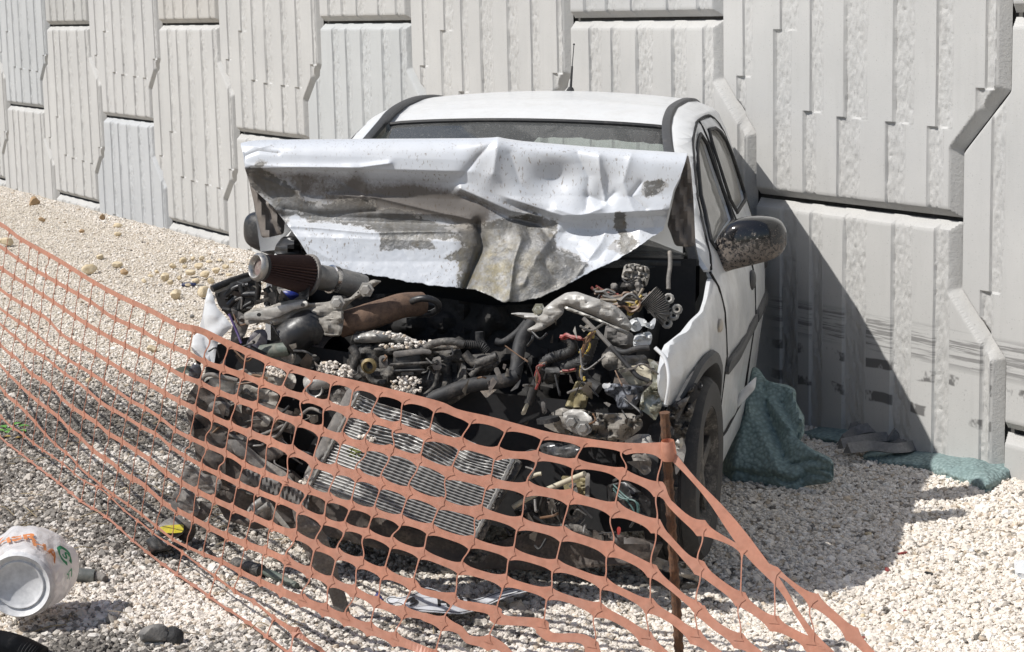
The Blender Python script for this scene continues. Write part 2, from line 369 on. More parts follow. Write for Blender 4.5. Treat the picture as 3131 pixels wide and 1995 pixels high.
def scatter(name, P, size, tint, label=None, n_var=4, sub=2):
    n = len(P); me = bpy.data.meshes.new(name); me.vertices.add(n); me.vertices.foreach_set('co', np.asarray(P, np.float32).ravel())
    sc = np.asarray(size)[:, None]*rng.uniform(.7, 1.3, (n, 3))*np.array([1, 1, .72])
    rot = np.c_[rng.normal(0, .35, n), rng.normal(0, .35, n), rng.uniform(0, 6.28, n)]
    for nm, ty, dat in (('scl', 'FLOAT_VECTOR', sc), ('rot', 'FLOAT_VECTOR', rot)):
        a = me.attributes.new(nm, ty, 'POINT'); a.data.foreach_set('vector', dat.astype(np.float32).ravel())
    a = me.attributes.new('tint', 'FLOAT_COLOR', 'POINT'); a.data.foreach_set('color', np.c_[tint, np.ones(n)].astype(np.float32).ravel())
    me.materials.append(STONE); o = bpy.data.objects.new(name, me); COL.objects.link(o)
    g = bpy.data.node_groups.new(name, 'GeometryNodeTree'); g.interface.new_socket('Geometry', in_out='INPUT', socket_type='NodeSocketGeometry'); g.interface.new_socket('Geometry', in_out='OUTPUT', socket_type='NodeSocketGeometry')
    N = g.nodes; L = g.links; gi = N.new('NodeGroupInput'); go = N.new('NodeGroupOutput')
    gti = N.new('GeometryNodeGeometryToInstance')
    for k in range(n_var):
        ico = N.new('GeometryNodeMeshIcoSphere'); ico.inputs['Radius'].default_value = 1; ico.inputs['Subdivisions'].default_value = sub
        sp = N.new('GeometryNodeSetPosition'); nz_ = N.new('ShaderNodeTexNoise'); nz_.noise_dimensions = '4D'; nz_.inputs['W'].default_value = k*3.7; nz_.inputs['Scale'].default_value = 1.25; nz_.inputs['Detail'].default_value = 1.5
        vm = N.new('ShaderNodeVectorMath'); vm.operation = 'SUBTRACT'; vm.inputs[1].default_value = (.5, .5, .5)
        vs2 = N.new('ShaderNodeVectorMath'); vs2.operation = 'SCALE'; vs2.inputs['Scale'].default_value = 1.7
        L.new(nz_.outputs['Color'], vm.inputs[0]); L.new(vm.outputs[0], vs2.inputs[0]); L.new(ico.outputs[0], sp.inputs['Geometry']); L.new(vs2.outputs[0], sp.inputs['Offset'])
        ss = N.new('GeometryNodeSetShadeSmooth'); ss.inputs['Shade Smooth'].default_value = False; L.new(sp.outputs[0], ss.inputs[0])
        sm = N.new('GeometryNodeSetMaterial'); sm.inputs['Material'].default_value = STONE; L.new(ss.outputs[0], sm.inputs[0]); L.new(sm.outputs[0], gti.inputs[0])
    def na(nm, dt):
        x = N.new('GeometryNodeInputNamedAttribute'); x.data_type = dt; x.inputs['Name'].default_value = nm; return x.outputs[0]
    iop = N.new('GeometryNodeInstanceOnPoints'); iop.inputs['Pick Instance'].default_value = True
    rv = N.new('FunctionNodeRandomValue'); rv.data_type = 'INT'; [i for i in rv.inputs if i.name == 'Max' and i.type == 'INT'][0].default_value = n_var-1
    e2r = N.new('FunctionNodeEulerToRotation'); L.new(na('rot', 'FLOAT_VECTOR'), e2r.inputs[0])
    L.new(gi.outputs[0], iop.inputs['Points']); L.new(gti.outputs[0], iop.inputs['Instance']); L.new([q for q in rv.outputs if q.type == 'INT'][0], iop.inputs['Instance Index'])
    L.new(e2r.outputs[0], iop.inputs['Rotation']); L.new(na('scl', 'FLOAT_VECTOR'), iop.inputs['Scale']); L.new(iop.outputs[0], go.inputs[0])
    md = o.modifiers.new('scatter', 'NODES'); md.node_group = g
    return tag(o, label, 'gravel', kind='stuff')
def tints(n, dk):
    v = rng.uniform(.82, 1.12, (n, 1)); base = np.array([.70, .64, .565])*v
    whit = rng.random(n) < .25; base[whit] = np.array([.78, .735, .675])*rng.uniform(.9, 1.08, (whit.sum(), 1))
    tan = rng.random(n) < .08; base[tan] = np.array([.54, .45, .35])*rng.uniform(.8, 1.1, (tan.sum(), 1))
    d = rng.random(n) < dk; gr = np.array([.25, .23, .205])*rng.uniform(.5, 1.3, (n, 1)); base[d] = gr[d]
    base *= (1-.46*np.clip(np.asarray(dk)*np.ones(n), 0, 1))[:, None]
    return base
N0 = 900000
U = rng.uniform(-6.2, 2.9, N0); Vv = 4.6+rng.uniform(0, 1, N0)**1.35*15.5
dwl = WD-(U*WN[0]+Vv*WN[1]); ang = U/Vv
keep = (dwl > .02) & (ang > -.30) & (ang < .30); U, Vv = U[keep], Vv[keep]
dens = 1.0*np.minimum(1, (6.5/Vv)**.35)*np.where((Vv > 8.6) & (dwl[keep] > .3), np.clip(1-(Vv-8.6)*.35, .38, 1), 1); pk = rng.random(len(U)) < dens; U, Vv = U[pk], Vv[pk]
dd = dirtiness(U, Vv); kd = rng.random(len(U)) > dd*.25; U, Vv, dd = U[kd], Vv[kd], dd[kd]
zz = gz(U, Vv)+np.array([.012*fbm((a*1.7, b*1.7, 0)) for a, b in zip(U, Vv)])-.012
sz = rng.gamma(9, .0051/9, len(U))+.0014; sz *= np.clip(1.12-(Vv-5)*.035, .8, 1.1); big = rng.random(len(U)) < .012; sz[big] *= 1.7
scatter('gravel', np.c_[U, Vv, zz+sz*.45], sz, tints(len(U), dd*.85+.015), 'cream and grey gravel covering the ground')

# larger loose rocks, each its own thing
def m_rock(nm, a, b):
    t = NT(nm); t.set(Base_Color=t.mix(t.ramp(t.noise(22, 5, .65), .35, .7), a, b), Roughness=.92); t.bump(t.noise(60, 5, .7), .5, .01); return t.m
ROCKC = m_rock('cream_limestone', (.62, .53, .38), (.46, .36, .22)); ROCKG = m_rock('grey_stone', (.12, .115, .11), (.24, .225, .205)); ROCKB = m_rock('brown_stone', (.40, .27, .15), (.28, .19, .11))
def rock(px, py, rpx, label, m=ROCKC, group=None, sq=.7, seed=0):
    g = gnd(px, py+rpx*.6); g = gnd(px, py+rpx*.6, gh(g[0], g[1])); k = np.linalg.norm(g-CAM)/F; r = rpx*k
    rs = np.random.default_rng(seed+int(px*7+py)); bm = bmesh.new(); bmesh.ops.create_icosphere(bm, subdivisions=3, radius=1)
    off = Vector(rs.uniform(-50, 50, 3)); ax = rs.uniform(.75, 1.25, 3)
    cuts = [(Vector(rs.normal(0, 1, 3)).normalized(), rs.uniform(.55, .85)) for _ in range(9)]
    for v in bm.verts:
        d = v.co.normalized()
        for nn, c in cuts:
            q = d.dot(nn)
            if q > c: d = d-nn*(q-c)
        d *= 1+.12*mnoise.noise(d*2.2+off); v.co = Vector((d.x*ax[0]*r, d.y*ax[1]*r, d.z*sq*ax[2]*r))
    V = np.array([v.co[:] for v in bm.verts])+g+np.array([0, 0, r*sq*.7]); bm.verts.index_update(); Fc = [[v.index for v in f.verts] for f in bm.faces]; bm.free()
    return tag(build('rock', V, Fc, m, None, angle=28, origin=g), label, 'rock', group)
GP = 'rubble pieces in the low heap'
for i, (x, y, rr) in enumerate([(505, 845, 17), (530, 812, 15), (560, 795, 14), (585, 832, 16), (610, 812, 13), (628, 838, 16), (548, 850, 12), (600, 860, 13), (645, 858, 12), (575, 870, 9), (520, 862, 10), (660, 826, 14), (640, 800, 10), (690, 815, 12), (700, 840, 10), (565, 815, 10), (618, 790, 10), (672, 795, 9), (480, 830, 10), (462, 842, 9), (440, 858, 9), (590, 790, 9), (710, 800, 8), (655, 875, 10)]):
    rock(x, y, rr, 'cream rubble rock in the low heap on the gravel left of the wreck', group=GP, seed=i)
for x, y, rr, lb, m in [(105, 617, 20, 'tan pointed rock, farthest left, lying near the foot of the concrete wall', ROCKB),
    (128, 672, 11, 'small brown rock below the tan pointed rock near the wall', ROCKB), (312, 665, 11, 'orange brown rock near the wall foot, left of two pale lumps', ROCKB),
    (362, 690, 15, 'cream lump rising in the small row of stones near the wall foot', ROCKC), (362, 715, 13, 'tan lump just below the cream lump near the wall foot', ROCKC),
    (250, 707, 10, 'small tan rock alone between the wall foot and the net', ROCKB), (305, 785, 13, 'white rock sitting alone above the net top strand', ROCKC), (20, 740, 20, 'flat white rock behind the net at the left edge', ROCKC),
    (275, 823, 22, 'flat pale rock just above the net top strand', ROCKC), (360, 810, 16, 'yellowish rock right of the flat pale rock', ROCKC), (382, 832, 12, 'orange tan rock below the yellowish rock', ROCKB),
    (625, 895, 22, 'yellowish boulder beside the crushed white fender', ROCKC), (540, 900, 18, 'grey white flat stone left of the yellowish boulder', ROCKC), (465, 1067, 16, 'pale boulder seen through the net beside the bumper', ROCKC),
    (272, 1165, 13, 'pinkish white stone in the dark gravel seen through the net', ROCKC), (588, 968, 7, 'tiny dark brown stone left of the crushed fender', ROCKG),
    (472, 1950, 40, 'grey lump of old asphalt on the gravel, bottom left', ROCKG), (530, 1958, 28, 'black broken lump beside the grey asphalt lump', m_rock('black_lump', (.02, .02, .022), (.05, .048, .045))),
    (2770, 1905, 12, 'dark grey pebble on cream gravel, right', ROCKG), (2805, 1960, 9, 'small dark pebble below the grey pebble at right', ROCKG), (2655, 1635, 14, 'cream cobble at the edge of the car shadow', ROCKC), (2640, 1885, 12, 'white pebble beside the net end at right', ROCKC)]:
    rock(x, y, rr, lb, m, sq=1.15 if 'lump' in lb and 'asphalt' in lb else .8)

# ================================================================== THE WRECKED CAR
car = empty('wrecked_car', CC-np.array([0, 0, .04]), 'white hatchback with a smashed open front and crumpled bonnet standing against the concrete wall', 'car')
PZ = [.15, .20, .27, .35, .45, .60, .75, .83, .87, .95, 1.05, 1.15, 1.25, 1.34, 1.37, 1.395, 1.41]
PY = [.775, .79, .80, .81, .82, .838, .832, .815, .797, .768, .735, .704, .672, .636, .618, .585, .55]
OX = [-.5, -.35, -.2, 0, .3, .45, .8, 1.2, 1.5, 2.0, 2.3, 2.5, 2.6, 2.7]
OY = [-.22, -.165, -.105, -.058, -.048, -.042, -.012, 0, .012, .022, .012, -.01, -.045, -.13]
TX = [.42, .62, .85, 1.05, 1.22, 1.36, 1.6, 1.9, 2.2, 2.5, 2.66]; TY = [.695, .655, .61, .572, .553, .552, .556, .560, .558, .545, .53]; TZ = [.925, 1.05, 1.175, 1.268, 1.332, 1.368, 1.397, 1.415, 1.414, 1.392, 1.36]
TYL = [.69, .64, .585, .542, .519, .512, .508, .522, .53, .53, .525]     # the pillars lean in a little more on the car's left
def sy(X, Z, sg=1):
    y = sy0(X, Z)-(.036 if sg > 0 else .008)*min(1, max(0, (Z-.93)/.17))*np.interp(X, [.4, 1.15, 1.4, 1.8], [1, 1, .6, 0])
    if X < .42 or Z < .9: return y
    zt = np.interp(X, TX, TZ); q = min(1, max(0, (Z-zt+.05)/.05))**1.5; return y*(1-q*q)+q*q*(np.interp(X, TX, TYL if sg > 0 else TY)+.019)
def sy0(X, Z): return np.interp(Z, PZ, PY)+np.interp(X, OX, OY)*(1 if Z < 1.3 else max(.2, 1-(Z-1.3)*9))
def side_panel(name, poly, mat, parent, sgn=1, holes=(), off=0, thick=.025, step=.06, rnd=.02, dent=None):
    P = rnd_poly(poly, rnd); hs = [rnd_poly(h, .05) for h in holes]
    V2, Fc, B = fill2d(P, step, hs); d = pdist(V2, [P, *hs]); D = {tuple(np.round(v, 4)): q for v, q in zip(V2, d)}
    def f(x, z):
        e = D[tuple(np.round((x, z), 4))]; y = sy(x, z, sgn)+off-.006*math.exp(-e/.006)
        if dent: y += dent(x, z)
        return W(x, sgn*y, z)
    def g(x, z): return W(x, sgn*(sy(x, z, sgn)+off-thick), z)
    V, Fo = shell(V2, Fc, B, f, g)
    return build(name, V, Fo, mat, parent, angle=35)
ARCH = [(.385*math.cos(a), .29+.385*math.sin(a)) for a in np.linspace(.05, 2.35, 14)]
RARCH = [(2.35+.33*math.cos(a), .33+.35*math.sin(a)) for a in np.linspace(-.1, math.pi+.1, 14)]
WF = [(.60, .945), (.85, 1.080), (1.08, 1.213), (1.22, 1.272), (1.40, 1.313), (1.43, .985)]
WR = [(1.525, .995), (1.515, 1.310), (1.80, 1.312), (2.0, 1.235), (2.16, 1.06), (2.14, 1.015)]
FRAME = [(.41, .885), (.47, .955), (.80, 1.185), (1.08, 1.345), (1.25, 1.392), (1.5, 1.405), (1.9, 1.408), (2.2, 1.395), (2.42, 1.34), (2.56, 1.15), (2.64, .97), (2.68, .70), (2.66, .30), (2.62, .25), *RARCH[:1], *RARCH[1:-1], *RARCH[-1:], (1.9, .235), (1.0, .225), (.55, .225), (.55, .285), (2.0, .30)]
def prism_side(sgn):
    dent = (lambda x, z: -.012*math.exp(-((x-.75)/.2)**2-((z-.6)/.15)**2)+.006*fbm((x*4, z*4, 2), 3))
    # door frame rail and sill (body side), doors, rear wing
    FR = [(.41, .885), (.44, .93), (.62, 1.045), (.85, 1.17), (1.05, 1.263), (1.22, 1.327), (1.36, 1.363), (1.6, 1.392), (1.9, 1.41), (2.2, 1.409), (2.5, 1.387), (2.6, 1.2), (2.64, .97), (2.68, .70), (2.66, .30)]
    INN = [(2.06, .31), (2.10, .55), (2.16, .72), (2.26, .97), (2.19, 1.13), (2.06, 1.29), (1.86, 1.360), (1.5, 1.352), (1.35, 1.332), (1.2, 1.292), (1.03, 1.221), (.82, 1.11), (.47, .895)]
    arch = [p for p in RARCH[::1] if True]
    side_panel('body_side', FR+arch+INN, PAINT, car, sgn, rnd=.012)
    side_panel('sill', [(.40, .15), (.52, .125), (2.05, .19), (2.05, .295), (.53, .285), (.415, .30)], PAINT, car, sgn, off=.004, rnd=.012)
    fd = side_panel('front_door', [(.455, .865), (.475, .885), (.82, 1.102), (1.03, 1.212), (1.2, 1.283), (1.35, 1.323), (1.472, 1.344), (1.485, .96), (1.48, .30), (.575, .293), (.55, .48), (.525, .66), (.49, .80)], PAINT, car, sgn, holes=[WF], rnd=.012, dent=dent if sgn > 0 else None)
    rd = side_panel('rear_door', [(1.493, .30), (1.497, .96), (1.484, 1.344), (1.86, 1.352), (2.05, 1.283), (2.18, 1.12), (2.248, .97), (2.15, .72), (2.09, .55), (2.05, .305)], PAINT, car, sgn, holes=[WR], rnd=.012)
    for d_, wn_ in ((fd, WF), (rd, WR)):
        pane = side_panel('window', [(x, z) for x, z in wn_], GLASS_D, car, sgn, off=-.012, thick=.004, rnd=.05, step=.12); pane.parent = d_; pane.location = (0, 0, 0)
        Pw = rnd_poly(wn_, .05); loop = [W(x, sgn*(sy(x, z, sgn)+.001), z) for x, z in Pw+Pw[:2]]
        V, Fc = tube(loop, .0075, 6, n=0, cap=False); sl_ = build('window_seal', V, Fc, RUBBER, car); sl_.parent = d_
    for d_, x in ((fd, 1.33), (rd, 2.12)):
        V, Fc = ellipsoid(W(x, sgn*(sy(x, .77)+.004), .765), np.diag([.06, .016, .038]) @ CAX); h = build('handle', V, Fc, TRIMG, car); h.parent = d_
    st = side_panel('side_moulding', [(.53, .53), (1.46, .58), (1.46, .625), (.53, .575)], TRIMG, car, sgn, off=.016, thick=.02, rnd=.02); st.parent = fd
    st = side_panel('side_moulding', [(1.5, .582), (2.08, .60), (2.08, .645), (1.5, .627)], TRIMG, car, sgn, off=.016, thick=.02, rnd=.02); st.parent = rd
def m_glass(name, dustcol, dust, rough):
    t = NT(name); t.set(Base_Color=(.9, .95, .93), Roughness=.03); b = t.b
    tr = t.n('ShaderNodeBsdfTransparent'); tr.inputs[0].default_value = (.78, .84, .82, 1)
    gl = t.n('ShaderNodeBsdfGlossy', Roughness=.04); fr = t.n('ShaderNodeFresnel', IOR=1.5)
    m1 = t.n('ShaderNodeMixShader', i0=fr.outputs[0], i1=tr.outputs[0], i2=gl.outputs[0])
    df = t.n('ShaderNodeBsdfDiffuse'); df.inputs[0].default_value = (*dustcol, 1)
    f = t.math('MULTIPLY', t.ramp(t.noise(4, 4, .6), .0, .5), dust)
    f = t.math('ADD', f, t.math('MULTIPLY', t.ramp(t.noise(160, 2), .62, .7), .25), True)
    m2 = t.n('ShaderNodeMixShader', i0=f, i1=m1.outputs[0], i2=df.outputs[0]); t.l(m2.outputs[0], t.out.inputs[0]); return t.m
GLASS_D = m_glass('dusty_side_glass', (.36, .35, .325), .72, .1)
GLASS_W = m_glass('windscreen_glass', (.45, .45, .44), .13, .05)
prism_side(1); prism_side(-1)
# left front wing (right in the picture) and its crushed edge
def wing_dent(x, z): return .02*fbm((x*9, z*9, 4), 3)*math.exp(-max(0, x+.3)/.18)
side_panel('front_wing', [(-.32, .745), (-.1, .795), (.2, .838), (.40, .868), (.445, .862), (.478, .80), (.513, .66), (.538, .48), (.56, .33), (.40, .30)]+ARCH[1:]+[(-.30, .57), (-.345, .60), (-.355, .66)], PAINT, car, 1, dent=wing_dent, rnd=.015, step=.03, thick=.018)
V = [W(.37*math.cos(a), sy(.37*math.cos(a), .29+.37*math.sin(a))+o, .29+r*math.sin(a)) if False else W(r*math.cos(a), sy(.385*math.cos(a), .29+.385*math.sin(a))+o, .29+r*math.sin(a)) for a in np.linspace(-.05, 2.3, 22) for r, o in ((.40, .004), (.392, .018), (.36, .016), (.352, -.02), (.352, -.07))]
build('arch_trim', V, [[i*5+j, i*5+j+1, (i+1)*5+j+1, (i+1)*5+j] for i in range(21) for j in range(4)], TRIMG, car)
V, Fc = ellipsoid(W(.29, sy(.29, .73)+.004, .73), np.diag([.035, .012, .022]) @ CAX); build('side_indicator', V, Fc, dirty('dusty_amber', (.45, .40, .33), (.4, .37, .32), 20, .4, .6, .3, .6), car)
for nm, L in (('door_gap_shade', [(.425, .885), (.452, .864), (.485, .80), (.519, .66), (.544, .48), (.567, .31)]), ('door_gap_shade', [(1.488, .30), (1.492, .96), (1.478, 1.345)]), ('door_gap_shade', [(2.052, .31), (2.095, .55), (2.155, .72), (2.253, .97), (2.185, 1.125), (2.055, 1.286), (1.86, 1.356), (1.48, 1.348), (1.35, 1.3275), (1.2, 1.2875), (1.03, 1.2165), (.82, 1.106), (.465, .892)]), ('door_gap_shade', [(.58, .290), (1.2, .292), (2.045, .30)])):
    P = catmull(L, 40); V, Fc = tube([W(a, sy(a, c)-.004, c) for a, c in P], .0048, 6, n=0); build(nm, V, Fc, INTR, car)  # black tubes drawn along the cuts as the shade inside the door gaps
# roof
def rz(X, Y):
    zc = np.interp(X, [1.2, 1.25, 1.4, 1.6, 1.9, 2.2, 2.5, 2.62, 2.70], [1.335, 1.352, 1.388, 1.418, 1.441, 1.443, 1.428, 1.412, 1.392])
    return zc-.105*Y*Y-.6*max(0, abs(Y)-.5)**1.2*.35
def rx0(Y): return 1.235+.11*Y*Y
nu, nv = 40, 46; V = []
for i in range(nu+1):
    for j in range(nv+1):
        Y = -.545+1.09*j/nv; x0 = rx0(Y); x1 = 2.68-.22*Y*Y; X = x0+(x1-x0)*i/nu; V.append(W(X, Y, rz(X, Y)))
V += [p-np.array([0, 0, .025]) for p in V]; q = (nu+1)*(nv+1); I = np.arange(q).reshape(nu+1, nv+1)
Fr = [[I[i, j], I[i, j+1], I[i+1, j+1], I[i+1, j]] for i in range(nu) for j in range(nv)]; Fc = Fr+[[a+q for a in f][::-1] for f in Fr]
ed = list(I[0, :])+list(I[1:, -1])+list(I[-1, :-1][::-1])+list(I[1:-1, 0][::-1]); Fc += [[a, a+q, b+q, b] for a, b in zip(ed, ed[1:]+ed[:1])]
roof = build('roof', V, Fc, PAINT, car)
for sg in (1, -1):                                          # black ditch mouldings beside the roof, running down the windscreen pillars
    cl = [(.42, .695, .925), (.62, .655, 1.05), (.85, .61, 1.175), (1.05, .572, 1.268), (1.22, .553, 1.332), (1.36, .552, 1.368), (1.6, .556, 1.397), (1.9, .560, 1.415), (2.2, .558, 1.414), (2.5, .545, 1.392), (2.66, .53, 1.36)]
    if sg > 0: cl = [(a, np.interp(a, TX, TYL), c) for a, b, c in cl]
    P = catmull(cl, 60); V = []
    for X, Y, Z in P:
        for dy, dz in ((-.018, .002), (-.012, .006), (.012, .004), (.018, -.003), (.017, -.02), (-.017, -.016)): V.append(W(X-.25*dz, sg*(Y+dy), Z+dz))
    Fc = [[i*6+j, i*6+(j+1) % 6, (i+1)*6+(j+1) % 6, (i+1)*6+j] for i in range(59) for j in range(6)]+[[0, 1, 2, 3, 4, 5], [59*6+j for j in range(6)][::-1]]
    build('roof_moulding', V, Fc, TRIMG, car)
# windscreen, its black seal and the torn sun strip with painted cabin shade
def wsp(u, v):                                              # u across -1..1, v 0 bottom .. 1 top
    Yt, Yb = .525, .665; Y = u*(Yb+(Yt-Yb)*v); Xb = .28+.16*u*u; Xt = rx0(Y)-.008; zt = rz(rx0(Y), Y)-.004; zb = .90
    return np.array([Xb+(Xt-Xb)*v, Y, zb+(zt-zb)*v+.035*math.sin(math.pi*v)*(1-.5*u*u)])
nu, nv = 30, 20; V = [W(*wsp(-1+2*i/nu, j/nv)) for j in range(nv+1) for i in range(nu+1)]; I = np.arange(len(V)).reshape(nv+1, nu+1)
build('windscreen', V, [[I[j, i], I[j, i+1], I[j+1, i+1], I[j+1, i]] for j in range(nv) for i in range(nu)], GLASS_W, car, angle=180)
V, Fc = tube([W(*(wsp(u, 1)+[-.004, 0, .004])) for u in np.linspace(-1, 1, 25)], .009, 6, n=0); build('windscreen_seal', V, Fc, RUBBER, car)
MBs = MB()                                                  # black film: ragged-edged sun strip at right, painted cabin shade at left
V = []; us = np.linspace(-.97, .97, 90)
for u in us:
    lo = .86+.02*fbm((u*9, 0, 0)) if u > -.02 else .50
    if -.02 < u < .10: lo -= .12*math.exp(-((u-.05)/.05)**2)
    for v in (.985, (lo+.985)/2, lo): V.append(W(*(wsp(u, v)+[.006, 0, -.004])))
build('sun_strip_cabin_shade', V, [[i*3+j, i*3+j+1, i*3+j+4, i*3+j+3] for i in range(89) for j in range(2)], dirty('film_cabin_shade', (.020, .024, .030), (.10, .10, .10), 60, .55, .8, .25, .6, 0, 0), car)
V, Fc = tube([W(2.35, 0, 1.435), W(2.36, 0, 1.452)], [.020, .012], 10); base_ = build('antenna', V, Fc, RUBBER, car)
mb = MB(); mb.add(*tube([W(2.36, 0, 1.45), W(2.37, .004, 1.545)], [.0055, .0042], 8)); mb.add(*tube([W(2.37, .004, 1.545), W(2.385, .008, 1.635)], .0022, 6)); mb.add(*ellipsoid(W(2.386, .008, 1.637), np.eye(3)*.0045, 8, 6))
a_ = mb.build('antenna_mast', RUBBER, car); a_.parent = base_
# tail: bulkhead with rear window opening, hatch, bumper
def tail(Z): return np.interp(Z, [.2, .35, .55, .8, .95, 1.2, 1.40], [2.58, 2.68, 2.70, 2.70, 2.66, 2.62, 2.60])
mb = MB(); n = 14
def tailp(u, Z): Y = u*(sy(2.6, Z)); return W(tail(Z)-.12*abs(u)**3, Y, Z)
zs = [.22, .35, .55, .75, .95]; V = [tailp(-1+2*i/n, z) for z in zs for i in range(n+1)]; I = np.arange(len(V)).reshape(5, n+1); mb.add(V, [[I[j, i], I[j, i+1], I[j+1, i+1], I[j+1, i]] for j in range(4) for i in range(n)])
mb.build('tailgate', PAINT, car)
V = [tailp(-.86+1.72*i/n, z) for z in np.linspace(.96, 1.36, 7) for i in range(n+1)]; I = np.arange(len(V)).reshape(7, n+1)
build('rear_window', V, [[I[j, i], I[j, i+1], I[j+1, i+1], I[j+1, i]] for j in range(6) for i in range(n)], GLASS_W, car, angle=180)
# interior
mb = MB(); f = [(-.66, 2.5), (.66, 2.5), (.66, .35), (-.66, .35)]
mb.add([W(x, y, .25) for y, x in f], [(0, 1, 2, 3)]); mb.build('cabin_floor', INTR, car)
mb = MB(); mb.add([W(*p) for p in ((1.27, -.5, 1.325), (1.27, .5, 1.325), (2.5, .5, 1.38), (2.5, -.5, 1.38))], [(0, 1, 2, 3)]); mb.build('headlining', dirty('grey_headlining', (.10, .10, .10), (.07, .07, .07), 8, .4, .7, .9, .9, 0, 0), car)
for Y in (-.36, .36):
    mb = MB(); a = 0.25; axs = np.array([[math.cos(a), 0, -math.sin(a)], [0, 1, 0], [math.sin(a), 0, math.cos(a)]])
    mb.add(*box(W(1.35, Y, .82), (.06, .24, .32), (axs[:, [1, 0, 2]] @ CM.T), .4)); mb.add(*box(W(1.1, Y, .48), (.25, .24, .08), CAX, .4)); s_ = mb.build('seat', INTR, car)
    V, Fc = box(W(1.46, Y, 1.07), (.045, .12, .085), CAX, .45); h_ = build('headrest', V, Fc, INTR, car); h_.parent = s_
V, Fc = box(W(2.15, 0, .75), (.07, .58, .2), CAX, .4); build('rear_seat', V, Fc, INTR, car)
V, Fc = box(W(.62, 0, .84), (.2, .66, .10), CAX, .45); build('dashboard', V, Fc, INTR, car)
mb = MB(); mb.add([W(.42, -.70, .15), W(.42, .70, .15), W(.40, .70, .93), W(.40, -.70, .93)], [(0, 1, 2, 3)]); mb.build('firewall', INTR, car)
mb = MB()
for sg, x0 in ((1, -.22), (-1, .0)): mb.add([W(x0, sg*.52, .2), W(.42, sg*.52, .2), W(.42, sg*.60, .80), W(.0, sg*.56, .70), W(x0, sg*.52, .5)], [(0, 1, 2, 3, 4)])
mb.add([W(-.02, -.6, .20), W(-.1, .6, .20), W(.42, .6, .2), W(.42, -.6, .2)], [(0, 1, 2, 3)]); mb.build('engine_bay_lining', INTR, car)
V, Fc = box(W(.50, 0, .915), (.10, .66, .018), CAX, .3); build('scuttle_panel', V, Fc, BLACKP, car)
# mirrors
def mirror(sg, name_m):
    def P(t):                                               # outline sweep from door foot to outer tip
        Y = .74+t*.20
        return Y
    sec = []
    for t, Y, top_, bot_, rx in ((0, .725, .93, .835, .025), (.10, .75, .985, .845, .045), (.25, .785, 1.035, .862, .072), (.45, .84, 1.05, .876, .088), (.65, .895, 1.052, .89, .09), (.85, .945, 1.045, .906, .078), (.96, .968, 1.025, .925, .055), (1, .978, .995, .95, .028)):
        sec.append((t, Y, (top_+bot_)/2, rx, (top_-bot_)/2))
    V = []; k = 18
    for t, Y, Z, rx, rzz in sec:
        for j in range(k):
            a = 2*math.pi*j/k; c, s = math.cos(a), math.sin(a)
            V.append(W(.70+.05*t+rx*np.sign(c)*abs(c)**.62, sg*(Y if sg > 0 else .725+(Y-.725)*.82), Z-(.012 if sg < 0 else 0)+(1 if sg > 0 else .9)*rzz*np.sign(s)*abs(s)**.62))
    Fc = [[i*k+j, i*k+(j+1) % k, (i+1)*k+(j+1) % k, (i+1)*k+j] for i in range(len(sec)-1) for j in range(k)]+[list(range(k)), [(len(sec)-1)*k+j for j in range(k)][::-1]]
    o = build('mirror', V, Fc, name_m, car, angle=180); o.modifiers.new('sub', 'SUBSURF').levels = 2; o.modifiers['sub'].render_levels = 2
    return o
def m_mud():
    t = NT('muddy_black_mirror'); p = t.n('ShaderNodeSeparateXYZ', Vector=t.co()).outputs[2]
    g = t.math('ADD', t.math('MULTIPLY', t.ramp(p, 1.03, .93), .62), t.math('MULTIPLY', t.math('SUBTRACT', t.noise(85, 6, .8), .5), 3.2))
    f = t.ramp(g, .45, .6); c = t.mix(f, (.012, .012, .013), t.mix(t.noise(120, 3), (.10, .08, .066), (.20, .17, .145)))
    t.set(Base_Color=c, Roughness=t.math('ADD', t.math('MULTIPLY', f, .75), .1), Coat_Weight=.3); t.bump(f, .5, .004); return t.m
mL = mirror(1, m_mud()); mR = mirror(-1, BLACKP)
